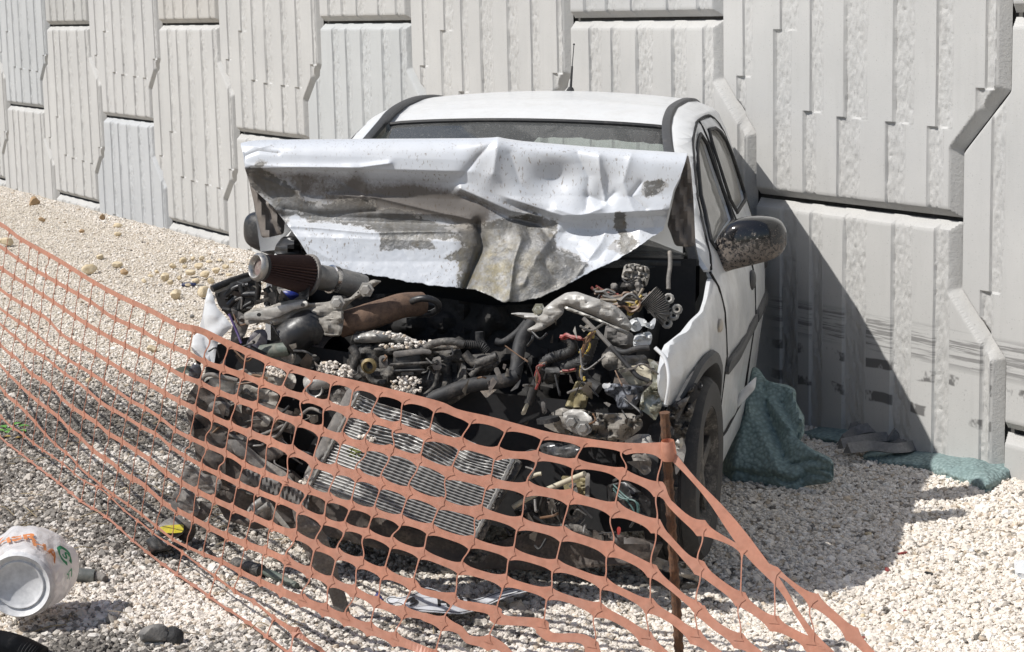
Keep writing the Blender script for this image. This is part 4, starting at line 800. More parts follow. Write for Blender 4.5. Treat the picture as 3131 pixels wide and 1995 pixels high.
V, Fc = lathe([(0, -.004), (.019, -.004)], at(962, 1192, -.525), at(955, 1196, -.62)-at(962, 1188, -.5), 20); b = build('outlet_bore', V, Fc, INTR, car); b.parent = cs
part('pump_housing', t3([(1820, 800), (2000, 740), (2130, 700), (2260, 740), (2300, 780), (2200, 980), (2060, 970), (1900, 900)]), -.46, DUSTY, thick=.05, dome=.04, amp=.03, step=10, seed=13)
# headlamp wreck, picture left
hl = part('headlamp_shell', t3([(470, 580), (560, 560), (860, 640), (840, 760), (810, 850), (700, 830), (600, 760), (420, 660)]), -.50, dirty('dusty_lens', (.28, .28, .26), (.42, .40, .36), 18, .42, .7, .2, .7, .1, .1, 0, .4), thick=.03, dome=.035, amp=.015, step=10, seed=14)
hose('headlamp_rim', t3([(440, 650), (480, 580), (560, 560), (700, 590), (870, 630)]), -.53, .007, GREYP)
part('indicator_lens', t3([(300, 500), (350, 420), (430, 440), (450, 520), (420, 640), (310, 610), (290, 560)]), -.5, dirty('smoked_lens', (.06, .06, .07), (.2, .19, .18), 22, .5, .75, .12, .6, 0, .05, .5), thick=.03, dome=.03, amp=.01, step=9)
part('lamp_bulb_holder', t3([(840, 660), (900, 640), (950, 680), (900, 780), (850, 840), (830, 760)]), -.52, ALU, thick=.03, dome=.03, amp=.02, step=8)
part('grey_splinter', t3([(90, 510), (200, 470), (330, 450), (310, 540), (180, 560)]), -.45, GREEND, thick=.008, dome=.004, amp=.02)
# bumper remains and liners on the picture's left
part('lamp_panel', t3([(940, 660), (1010, 680), (1100, 720), (1250, 740), (1360, 800), (1330, 900), (1260, 1010), (1170, 990), (1060, 940), (1080, 860), (980, 780), (900, 800)]), -.46, CAST, thick=.02, dome=.03, amp=.04, sc=.03, step=9, seed=15)
part('bumper_remnant', [(600, 1172), (640, 1180), (700, 1230), (690, 1290), (640, 1270), (565, 1238), (580, 1200)], -.52, BROWNP, thick=.02, dome=.02, amp=.04, step=10, seed=16)
part('bumper_remnant', [(655, 1225), (705, 1232), (700, 1275), (665, 1265), (630, 1262), (640, 1235)], -.55, GREYP, thick=.02, dome=.015, amp=.03, step=9, seed=161)
part('bumper_remnant', [(568, 1256), (690, 1240), (850, 1290), (880, 1380), (820, 1430), (700, 1400), (590, 1340)], -.48, BROWNP, thick=.02, dome=.03, amp=.06, sc=.014, step=12, seed=17)
part('bumper_remnant', [(700, 1225), (770, 1215), (850, 1245), (930, 1270), (900, 1330), (800, 1300), (720, 1280)], -.49, BROWNP, thick=.02, dome=.03, amp=.06, sc=.018, step=12, seed=18)
part('liner_bracket', t3([(1130, 1050), (1200, 1040), (1260, 1080), (1240, 1160), (1180, 1180), (1130, 1140), (1150, 1090)]), -.53, CAST, thick=.015, dome=.02, amp=.02, step=8)
part('arch_liner_remnant', [(590, 1340), (680, 1330), (800, 1400), (900, 1440), (960, 1500), (900, 1600), (780, 1620), (690, 1590), (640, 1500), (600, 1400)], -.42, BROWNP, thick=.02, dome=.04, amp=.06, sc=.012, step=14, seed=19)
part('grey_plastic_fragment', t4([(190, 240), (240, 100), (330, 85), (450, 150), (470, 190), (600, 210), (690, 280), (670, 380), (600, 460), (440, 430), (380, 360), (280, 350)]), -.58, GREYP, thick=.02, dome=.03, amp=.04, sc=.02, step=10, seed=20)
part('grey_plastic_fragment', t4([(80, 500), (150, 380), (260, 365), (370, 430), (420, 600), (400, 690), (330, 680), (200, 640), (90, 590)]), -.62, GREYP, thick=.02, dome=.03, amp=.04, sc=.02, step=10, seed=21)
part('liner_flap', t4([(420, 500), (580, 540), (560, 640), (470, 750), (340, 700), (430, 620)]), -.58, BROWNP, thick=.02, dome=.02, amp=.03, step=10, seed=22)
part('grille_fragment', t4([(960, 140), (1030, 130), (1210, 210), (1340, 270), (1450, 330), (1560, 330), (1700, 430), (1710, 600), (1640, 610), (1470, 500), (1400, 510), (1190, 410), (1100, 380), (985, 240)]), -.56, dirty('grey_grille', (.17, .16, .15), (.07, .065, .06), 14, .45, .65, .6, .8), thick=.02, dome=.025, amp=.02, step=6, seed=23, extra=lambda x, y: .014*math.sin((x+.25*y)*.42))
part('trim_strip', [(690, 1345), (735, 1345), (800, 1400), (870, 1440), (905, 1480), (880, 1490), (800, 1440), (720, 1390)], -.54, GREYP, thick=.02, dome=.012, amp=.015, step=10, seed=24)
for L in ([(700, 1330), (750, 1345), (800, 1330), (870, 1300)], [(810, 1345), (850, 1330), (880, 1290)], [(920, 1270), (950, 1250), (985, 1262)]): hose('cable', L, -.5, .005, GREYP)
mbf = t4([(1060, 560), (1110, 510), (1150, 500), (1180, 500)]); hose('cable_lug', t4([(1020, 640), (1060, 580), (1120, 530), (1170, 500)]), -.6, .013, ALU); hose('cable_lug', t4([(1080, 640), (1160, 590), (1240, 550)]), -.6, .010, ALU); hose('cable_lug', t4([(1010, 640), (1020, 641)]), -.62, .018, ALU)
part('trim_strip', t4([(1170, 520), (1260, 520), (1300, 600), (1400, 720), (1520, 870), (1490, 890), (1380, 790), (1300, 690)]), -.58, CAST, thick=.015, dome=.01, amp=.01, step=9)
# radiator, crumpled fins
RQ = np.array([(1098, 1202), (1572, 1400), (1446, 1655), (950, 1483)], float)
def rad(u, v): return (1-v)*((1-u)*RQ[0]+u*RQ[1])+v*((1-u)*RQ[3]+u*RQ[2])
def radX(u, v): return -.50-.16*v+.03*math.exp(-((u-.45)/.3)**2-((v-.1)/.3)**2)*fbm((u*5, v*4, 1), 3)*2
nu, nv = 110, 31*6; V = []
for j in range(nv+1):
    for i in range(nu+1):
        u, v = i/nu, j/nv; cr_ = math.exp(-((v-.18)/.28)**2)
        p = rad(u, min(1, max(0, v+cr_*.016*fbm((u*6, v*7, 2), 3)))); ph = (j % 6)
        X = radX(u, v)+(-.007 if ph in (0, 1) else .006)+.012*cr_*fbm((u*14, v*14, 5), 3)+.0035*math.sin(u*560)*(ph not in (0, 1))
        V.append(at(p[0], p[1]+cr_*9*math.sin(u*9+1), X))
I = np.arange(len(V)).reshape(nv+1, nu+1)
RADM = dirty('radiator_fins', (.36, .355, .34), (.22, .205, .18), 24, .42, .7, .38, .75, .75, .25)
def m_fin():
    t = NT('radiator_core'); tb = t.attr('tube').outputs['Fac']; c = t.mix(tb, t.mix(t.noise(60, 4, .7), (.09, .087, .082), (.22, .21, .195)), t.mix(t.noise(30, 4), (.34, .335, .32), (.52, .515, .50)))
    t.set(Base_Color=c, Roughness=.45, Metallic=t.math('MULTIPLY', tb, .5)); return t.m
ra = build('radiator', V, [[I[j, i], I[j, i+1], I[j+1, i+1], I[j+1, i]] for j in range(nv) for i in range(nu)], m_fin(), car, angle=180, attrs={'tube': [1. if (k//(nu+1)) % 6 in (0, 1) else 0. for k in range(len(V))]})
part('radiator_tank', [(1062, 1190), (1080, 1180), (1100, 1196), (1098, 1210), (1020, 1345), (950, 1490), (925, 1478), (930, 1450), (985, 1340)], lambda x, y: -.53-.12*(y-1200)/280, GREYP, ra, thick=.05, dome=.03, dw=10, amp=.012, step=9, seed=25)
part('radiator_tank', [(1572, 1398), (1592, 1410), (1600, 1420), (1520, 1560), (1480, 1650), (1452, 1664), (1444, 1652), (1510, 1530)], lambda x, y: -.52-.14*(y-1400)/255, DUSTY, ra, thick=.05, dome=.025, dw=9, amp=.012, step=9, seed=26)
for a, b in (((1097, 1203), (949, 1484)), ((1571, 1402), (1445, 1656))):
    V, Fc = tube([at(a[0]+(b[0]-a[0])*t, a[1]+(b[1]-a[1])*t, -.53-.14*t) for t in np.linspace(0, 1, 30)], .007, 6, n=0, corr=.25); s_ = build('tank_crimp', V, Fc, ALU, car); s_.parent = ra
part('radiator_rail', [(950, 1484), (1000, 1496), (1300, 1600), (1446, 1655), (1440, 1672), (1300, 1622), (1000, 1515), (952, 1500)], -.66, ALU, ra, thick=.03, dome=.006, amp=.004, step=14)
part('grass_clump', [(1060, 1375), (1085, 1368), (1105, 1380), (1100, 1400), (1080, 1410), (1058, 1400)], -.60, dirty('moss_green', (.10, .13, .02), (.16, .15, .05), 60, .4, .6), ra, thick=.004, dome=.012, amp=.02, sc=.2, step=5)
part('pump_remnant', [(1430, 1668), (1480, 1650), (1500, 1690), (1470, 1725), (1440, 1720), (1425, 1700)], -.6, DUSTY, thick=.03, dome=.03, amp=.05, step=8)
part('lower_liner', [(760, 1540), (950, 1500), (1450, 1680), (1700, 1600), (2030, 1660), (2000, 1720), (1700, 1745), (1400, 1740), (1000, 1640), (800, 1600)], -.36, BROWNP, thick=.02, dome=.01, amp=.02, step=20, seed=27)
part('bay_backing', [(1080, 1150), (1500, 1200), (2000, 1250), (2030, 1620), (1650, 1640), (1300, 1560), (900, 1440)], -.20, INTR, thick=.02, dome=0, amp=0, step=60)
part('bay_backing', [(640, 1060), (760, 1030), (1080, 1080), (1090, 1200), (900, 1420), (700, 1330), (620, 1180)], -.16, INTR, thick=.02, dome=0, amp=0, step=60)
# hoses and looms in the middle and right
hose('radiator_hose', [(1290, 1232, -.36), (1350, 1208, -.36), (1430, 1180, -.34), (1540, 1165, -.32), (1580, 1150, -.3)], 0, .022, RUBBER, k=14)
hose('heater_hose', [(1630, 985, -.05), (1598, 1030, -.1), (1585, 1075, -.16), (1580, 1120, -.2), (1572, 1152, -.24)], 0, .021, RUBBER, k=14)
hose('heater_hose', [(1612, 985, 0), (1580, 1020, 0), (1540, 1048, -.02), (1515, 1045, -.02)], 0, .013, RUBBER)
part('loom_clip', r4([(580, 970), (620, 950), (680, 1090), (640, 1105)]), -.4, GREYP, thick=.008, dome=.004)
LOOM = dirty('taped_loom', (.022, .021, .021), (.09, .085, .075), 34, .5, .75, .6, .85, 0, .3)
hose('wiring_loom', r4([(1000, 950), (1050, 890), (1140, 860), (1230, 830), (1260, 790), (1240, 730), (1190, 700)]), -.30, .016, LOOM, n=40, corr=.08)
hose('wiring_loom', r4([(1180, 970), (1290, 930), (1350, 900), (1380, 850), (1430, 700)]), -.29, .019, LOOM, n=30, corr=.08)
hose('wiring_loom', r4([(880, 1270), (920, 1160), (960, 1060), (990, 980)]), -.36, .014, LOOM)
hose('wiring_loom', r4([(1330, 960), (1350, 1050), (1420, 1110), (1480, 1150)]), -.31, .020, LOOM)
part('connector_lump', r4([(990, 960), (1130, 950), (1160, 1000), (1120, 1090), (1040, 1110), (980, 1040)]), -.35, LOOM, thick=.04, dome=.04, amp=.02)
part('connector_lump', r4([(1250, 910), (1350, 870), (1390, 920), (1340, 970), (1260, 960)]), -.34, LOOM, thick=.04, dome=.04, amp=.02)
WR_ = [dirty('red_wire', (.27, .035, .028), (.16, .10, .085), 20, .4, .7), dirty('yellow_wire', (.42, .30, .06), (.25, .2, .1), 20, .5, .8), dirty('brown_wire', (.16, .09, .05), (.2, .16, .12), 20, .5, .8), dirty('tan_wire', (.30, .25, .19), (.12, .1, .08), 20, .45, .7), dirty('grey_wire', (.16, .15, .14), (.3, .28, .25), 20, .5, .8)]
def wires(L, X, r, mats, n, jit, seed=0):
    rs = np.random.default_rng(seed)
    for i in range(n): hose('wire', [(x+rs.normal(0, jit), y+rs.normal(0, jit)) for x, y in L], X+rs.normal(0, .012), r, mats[i % len(mats)], k=5)
wires(r4([(1160, 710), (1200, 690), (1250, 700), (1330, 715)]), -.33, .0042, WR_[:1], 5, 4, 1)
wires(r4([(1340, 860), (1370, 780), (1400, 700), (1440, 650)]), -.31, .0042, [WR_[1], WR_[2], WR_[3]], 9, 5, 2)
wires(r4([(1160, 1000), (1220, 990), (1280, 975)]), -.35, .0035, [WR_[0], WR_[3]], 4, 2, 3)
wires(r4([(950, 1150), (960, 1050), (970, 960), (1010, 940)]), -.38, .0035, [WR_[0], WR_[2], WR_[4]], 5, 4, 4)
wires(r4([(1340, 960), (1330, 1020), (1350, 1070)]), -.34, .0045, [WR_[1], WR_[1], WR_[4]], 4, 4, 5)
wires(r4([(1540, 370), (1640, 400), (1740, 370), (1850, 380), (1890, 350)]), .05, .0048, [WR_[3], WR_[4], WR_[2]], 14, 9, 6)
wires(r4([(1600, 430), (1700, 420), (1760, 460), (1820, 440), (1880, 390)]), .04, .0048, [WR_[3], WR_[1], WR_[2]], 12, 9, 7)
wires(r4([(1450, 300), (1500, 330), (1560, 320), (1620, 350)]), .08, .0045, [WR_[0], WR_[2], WR_[4]], 8, 7, 8)
fb = part('fuse_box', r4([(1700, 82), (1780, 70), (1910, 105), (1915, 180), (1890, 270), (1800, 260), (1690, 200), (1672, 190)]), .10, dirty('grey_connector', (.36, .335, .30), (.14, .13, .115), 26, .45, .65, .6, .85), thick=.06, dome=.02, dw=5, amp=.02, sc=.06, step=6, seed=30, extra=lambda x, y: .010*(math.sin((x+.3*y)*.5) > .3)+.008*(math.sin((y-.3*x)*.42) > .5))
part('relay', r4([(1700, 240), (1800, 220), (1870, 260), (1840, 320), (1740, 310)]), .07, GREYP, fb, thick=.03, dome=.02, amp=.03, step=7)
part('relay', r4([(1580, 240), (1640, 240), (1640, 310), (1585, 300)]), .12, GREYP, fb, thick=.03, dome=.01, step=8)
hose('convoluted_hose', r4([(1900, 340), (1960, 400), (2000, 480), (1960, 520)]), .02, .033, GREYP, k=18, n=36, corr=.13)
hose('bonnet_stay', [(2048, 770, .30), (2049, 810, .27), (2044, 850, .22), (2044, 885, .2)], 0, .007, GREYP)
V, Fc = tube(px3(r4([(1350, 540), (1480, 670), (1600, 800)]), -.30), .0065, 8); b = build('control_cable', V, Fc, GREYP, car)
hose('control_cable', r4([(1580, 780), (1680, 890), (1760, 980), (1820, 1040), (1910, 1075)]), -.31, .007, RUBBER)
hose('control_cable', r4([(1600, 800), (1700, 830), (1800, 800), (1910, 790)]), -.3, .009, RUBBER)
# inner wing sheets, battery, right-hand crumpled structure
part('inner_wing_panel', r4([(1500, 860), (1560, 780), (1640, 800), (1720, 860), (1880, 850), (1900, 900), (1720, 960), (1560, 990), (1510, 950)]), -.16, CAST, thick=.01, dome=.015, amp=.02, step=10, seed=31)
part('inner_wing_panel', r4([(1640, 980), (1740, 950), (1890, 925), (1930, 1000), (1930, 1080), (1860, 1120), (1740, 1110)]), -.2, CREAM, thick=.01, dome=.012, amp=.02, step=10, seed=32)
part('strut_turret', r4([(1540, 600), (1660, 600), (1780, 680), (1780, 780), (1700, 820), (1600, 760), (1520, 720)]), -.05, GREYP, thick=.05, dome=.04, amp=.02, step=10)
part('battery', r4([(1530, 1110), (1600, 1095), (1760, 1110), (1870, 1125), (1850, 1200), (1780, 1320), (1640, 1310), (1620, 1230), (1530, 1180)]), -.28, SPOT, thick=.08, dome=.02, amp=.03, step=10, seed=33)
part('white_tag', r4([(1510, 1095), (1590, 1090), (1570, 1135), (1510, 1140)]), -.33, PAINT, thick=.006, dome=.003)
part('olive_bracket', r4([(1180, 1315), (1240, 1180), (1290, 1070), (1370, 1080), (1400, 1180), (1370, 1310)]), -.36, dirty('oily_yellow_metal', (.34, .29, .16), (.12, .10, .06), 28, .42, .66, .4, .7, .2, .3), thick=.03, dome=.02, amp=.03, step=9, seed=34)
part('bright_flap', r4([(460, 1150), (560, 1130), (620, 1140), (560, 1190), (520, 1225)]), -.33, CHROME, thick=.01, dome=.01, amp=.02)
part('sleeve', r4([(810, 1360), (860, 1260), (890, 1270), (850, 1370)]), -.4, CREAM, thick=.02, dome=.012); part('sleeve', r4([(985, 1250), (1020, 1250), (1045, 1350), (1000, 1360)]), -.38, GREYP, thick=.02, dome=.012)
part('wing_fold', [(1978, 1096), (2003, 1103), (2028, 1139), (2034, 1203), (2024, 1243), (2003, 1289), (1981, 1268), (1953, 1250), (1963, 1203), (1996, 1171), (1992, 1131)], lambda x, y: -.335-.03*sst(y, 1150, 1280), OLIVE, thick=.01, dome=.03, dw=9, amp=.05, sc=.03, step=7, seed=35)
hose('wing_edge', [(2003, 1064, -.325), (2030, 1092, -.335), (2043, 1130, -.345), (2045, 1180, -.35), (2036, 1236, -.335)], 0, .006, PAINT)
part('front_panel', z6([(570, 225), (620, 140), (700, 100), (760, 120), (830, 112), (900, 135), (1000, 140), (1170, 140), (1240, 190), (1235, 240), (1160, 300), (1090, 342), (930, 305), (880, 340), (800, 300), (640, 262)]), -.44, CAST, thick=.03, dome=.05, dw=14, amp=.07, sc=.022, step=8, seed=36)
fp = part('mounting_plate', z6([(690, 150), (760, 110), (840, 120), (900, 170), (900, 260), (850, 300), (770, 270), (700, 230)]), -.48, STEEL, thick=.02, dome=.02, dw=7, amp=.02, step=8, seed=37)
bolts([(1748, 1290), (1783, 1308)], -.49, .015, ALU, fp)
hose('rubber_bush', z6([(600, 170), (605, 200)]), -.47, .035, RUBBER)
part('headlamp_shell', z6([(540, 360), (600, 335), (770, 345), (830, 380), (800, 450), (700, 465), (570, 430)]), -.46, dirty('dark_lens', (.04, .042, .045), (.13, .125, .115), 22, .42, .7, .15, .6, 0, .05, .4), thick=.03, dome=.03, amp=.02, step=12, seed=38)
part('bumper_remnant', z6([(1110, 330), (1200, 280), (1290, 280), (1310, 360), (1260, 400), (1170, 390)]), -.40, STEEL, thick=.01, dome=.02, amp=.04, step=9, seed=39)
part('bumper_remnant', z6([(1160, 420), (1250, 400), (1300, 460), (1290, 540), (1250, 560), (1190, 500)]), -.42, GREYP, thick=.015, dome=.02, amp=.03, step=9)
part('inner_support', z6([(690, 560), (740, 560), (860, 540), (880, 600), (870, 740), (800, 730), (790, 690), (720, 680)]), -.40, dirty('oily_yellow_metal', (.34, .29, .16), (.12, .10, .06)), thick=.02, dome=.015, amp=.04, step=9, seed=40)
part('strut_tube', z6([(855, 540), (885, 540), (880, 740), (850, 740)]), -.43, GREYP, thick=.02, dome=.008, amp=.003)
part('wheel_liner', z6([(1000, 620), (1130, 590), (1290, 720), (1290, 860), (1230, 880), (1100, 800), (1010, 740)]), -.42, BLACKP, thick=.01, dome=.02, amp=.03, step=12)
hose('cable', z6([(370, 770), (470, 710), (600, 650), (740, 590), (850, 545)]), -.48, .008, CREAM); hose('cable', z6([(470, 575), (530, 550), (560, 545)]), -.46, .006, CREAM)
wires(z6([(1050, 640), (1110, 700), (1180, 740), (1200, 850)]), -.46, .0028, [dirty('teal_wire', (.045, .11, .10), (.2, .25, .22), 20, .5, .8)], 3, 5, 9)
part('red_bulb', z6([(1064, 905), (1086, 898), (1094, 920), (1083, 958), (1068, 955)]), -.5, REDP, thick=.01, dome=.01)
for x, y, r in ((640, 760, .05), (760, 800, .045), (700, 790, .035)):
    px_, py_ = x/2.191+1400, y/2.191+1200; build('pulley', *lathe([(.01, .01), (r*.5, .012), (r*.55, .004), (r*.85, .004), (r, .012), (r, -.02), (r*.9, -.02)], at(px_, py_, -.42), -CAX[0]+.5*CAX[1], 24), DUSTY, car)
part('compressor', z6([(400, 800), (470, 740), (560, 760), (640, 880), (520, 880), (400, 850)]), -.42, DUSTY, thick=.08, dome=.04, amp=.04, step=10, seed=41)
part('lower_arm', z6([(640, 900), (700, 870), (820, 890), (900, 940), (900, 975), (800, 965), (690, 935)]), -.48, DUSTY, thick=.03, dome=.03, amp=.02, step=10)
part('brake_dust_shield', z6([(1420, 120), (1480, 60), (1560, 20), (1530, 80), (1470, 200), (1440, 300), (1420, 280)]), -.31, GREYP, thick=.02, dome=.02, amp=.03, step=9)
part('torn_arch_liner', [(2040, 1240), (2062, 1236), (2090, 1215), (2126, 1168), (2138, 1190), (2118, 1270), (2096, 1330), (2090, 1400), (2078, 1440), (2074, 1520), (2064, 1600), (2050, 1560), (2046, 1450), (2040, 1350)], lambda x, y: -.30+.04*(x-2040)/100, DUSTY, thick=.012, dome=.015, dw=6, amp=.05, sc=.03, step=8, seed=77)
part('torn_arch_liner', [(2096, 1225), (2140, 1160), (2150, 1175), (2135, 1215), (2112, 1240)], -.27, BLACKP, thick=.01, dome=.01, amp=.03, step=8, seed=78)
part('wheel_arch_remnant', z6([(1460, 320), (1510, 300), (1530, 380), (1510, 480), (1460, 560), (1440, 420)]), -.34, STEEL, thick=.012, dome=.012, amp=.03, step=9)
# small clutter: snapped clips, loose wires and bent tabs all through the bay
rs = np.random.default_rng(21)
ZONES = [([(600, 1050), (800, 1010), (1060, 1060), (1080, 1180), (960, 1420), (800, 1560), (640, 1500), (590, 1250)], -.42, .2), ([(1080, 1060), (1420, 1060), (1560, 1100), (1560, 1180), (1300, 1220), (1090, 1170)], -.34, .3), ([(1500, 1000), (1900, 960), (1980, 1100), (1960, 1300), (1650, 1330), (1500, 1250)], -.34, .3), ([(1560, 1400), (1950, 1400), (2000, 1600), (1750, 1660), (1520, 1640)], -.46, .2), ([(1780, 870), (1990, 830), (2030, 920), (1950, 980)], .03, .15), ([(690, 880), (850, 860), (1000, 900), (960, 960), (720, 1000)], -.1, .25)]
CL = [DUSTY, GREYP, CAST, DUSTY, BLACKP, RUBBER, BROWNP, BROWNP, RUSTP]
def rpt():
    Z_, X, dx = ZONES[rs.choice(len(ZONES), p=[.36, .07, .25, .18, .06, .08])]; A = np.array(Z_, float); lo, hi = A.min(0), A.max(0)
    while True:
        p = rs.uniform(lo, hi)
        if inpoly(p[None], A)[0]: return p, X-rs.uniform(0, dx)*.5
for i in range(85):
    p, X = rpt(); an = rs.uniform(0, 6.28); L = rs.uniform(25, 95); q = p+L*np.array([math.cos(an), math.sin(an)*.7]); m_ = (p+q)/2+rs.normal(0, L*.28, 2)
    hose('loose_wire', [(*p, X), (*m_, X-.03), (*q, X+rs.uniform(-.05, .05))], X, rs.choice([.002, .003, .004]), CL[rs.integers(3, 6)] if rs.random() < .25 else rs.choice([RUBBER, LOOM, WR_[2], WR_[4], RUBBER]), k=6)
for i in range(90):
    p, X = rpt(); n_ = rs.integers(4, 7); a0_ = np.sort(rs.uniform(0, 6.28, n_)); r_ = rs.uniform(9, 34); el = rs.uniform(.4, 1); ro = rs.uniform(0, 3.14)
    pts_ = [(p[0]+r_*(math.cos(a)*math.cos(ro)-el*math.sin(a)*math.sin(ro)), p[1]+r_*(math.cos(a)*math.sin(ro)+el*math.sin(a)*math.cos(ro))) for a in a0_]
    gxx, gyy = rs.normal(0, .003, 2)
    try: part('bent_tab', pts_, (lambda x, y, p=p, X=X, gx=gxx, gy=gyy: X+(x-p[0])*gx+(y-p[1])*gy), CL[rs.integers(0, 8)], thick=.006, dome=.004, dw=3, amp=.015, sc=.04, seed=i, step=9, rnd=False)
    except Exception: pass
# hanging sill trim at the rear of the door
part('hanging_sill_trim', [(2265, 1195), (2314, 1150), (2309, 1190), (2268, 1235), (2250, 1255), (2240, 1248)], 1.1, PAINT, thick=.01, dome=.006, amp=.01, step=12)
# small stones thrown onto the engine and gearbox
pts = []; szs = []
for poly, X, nn in ((r3([(1170, 980), (1230, 910), (1320, 905), (1480, 960), (1470, 1040), (1300, 1030)]), -.40, 110), ([(1142, 1009), (1235, 1023), (1280, 1046), (1240, 1040), (1140, 1018)], -.24, 30), ([(1140, 1052), (1230, 1050), (1330, 1040), (1420, 1045), (1420, 1056), (1200, 1066)], -.29, 60),
                    ([(1195, 1165), (1230, 1150), (1285, 1155), (1290, 1190), (1260, 1220), (1190, 1205)], -.39, 110), (t3([(1210, 470), (1300, 480), (1460, 570), (1300, 590), (1230, 540)]), -.49, 50), (t3([(1940, 900), (2050, 880), (2080, 950), (1960, 960)]), -.53, 25),
                    ([(1090, 1335), (1130, 1330), (1155, 1345), (1120, 1352)], -.56, 14), (t4([(1590, 280), (1680, 220), (1740, 250), (1700, 320)]), -.62, 30)):
    A = np.array(poly, float); lo, hi = A.min(0), A.max(0); c = 0
    while c < nn:
        p = rng.uniform(lo, hi)
        if inpoly(p[None], A)[0]: pts.append(at(p[0], p[1], X-.012*rng.random())); szs.append(rng.uniform(.0042, .0075)); c += 1
scatter('spilled_gravel', np.array(pts), np.array(szs), tints(len(pts), .12), 'gravel chips thrown onto the engine')

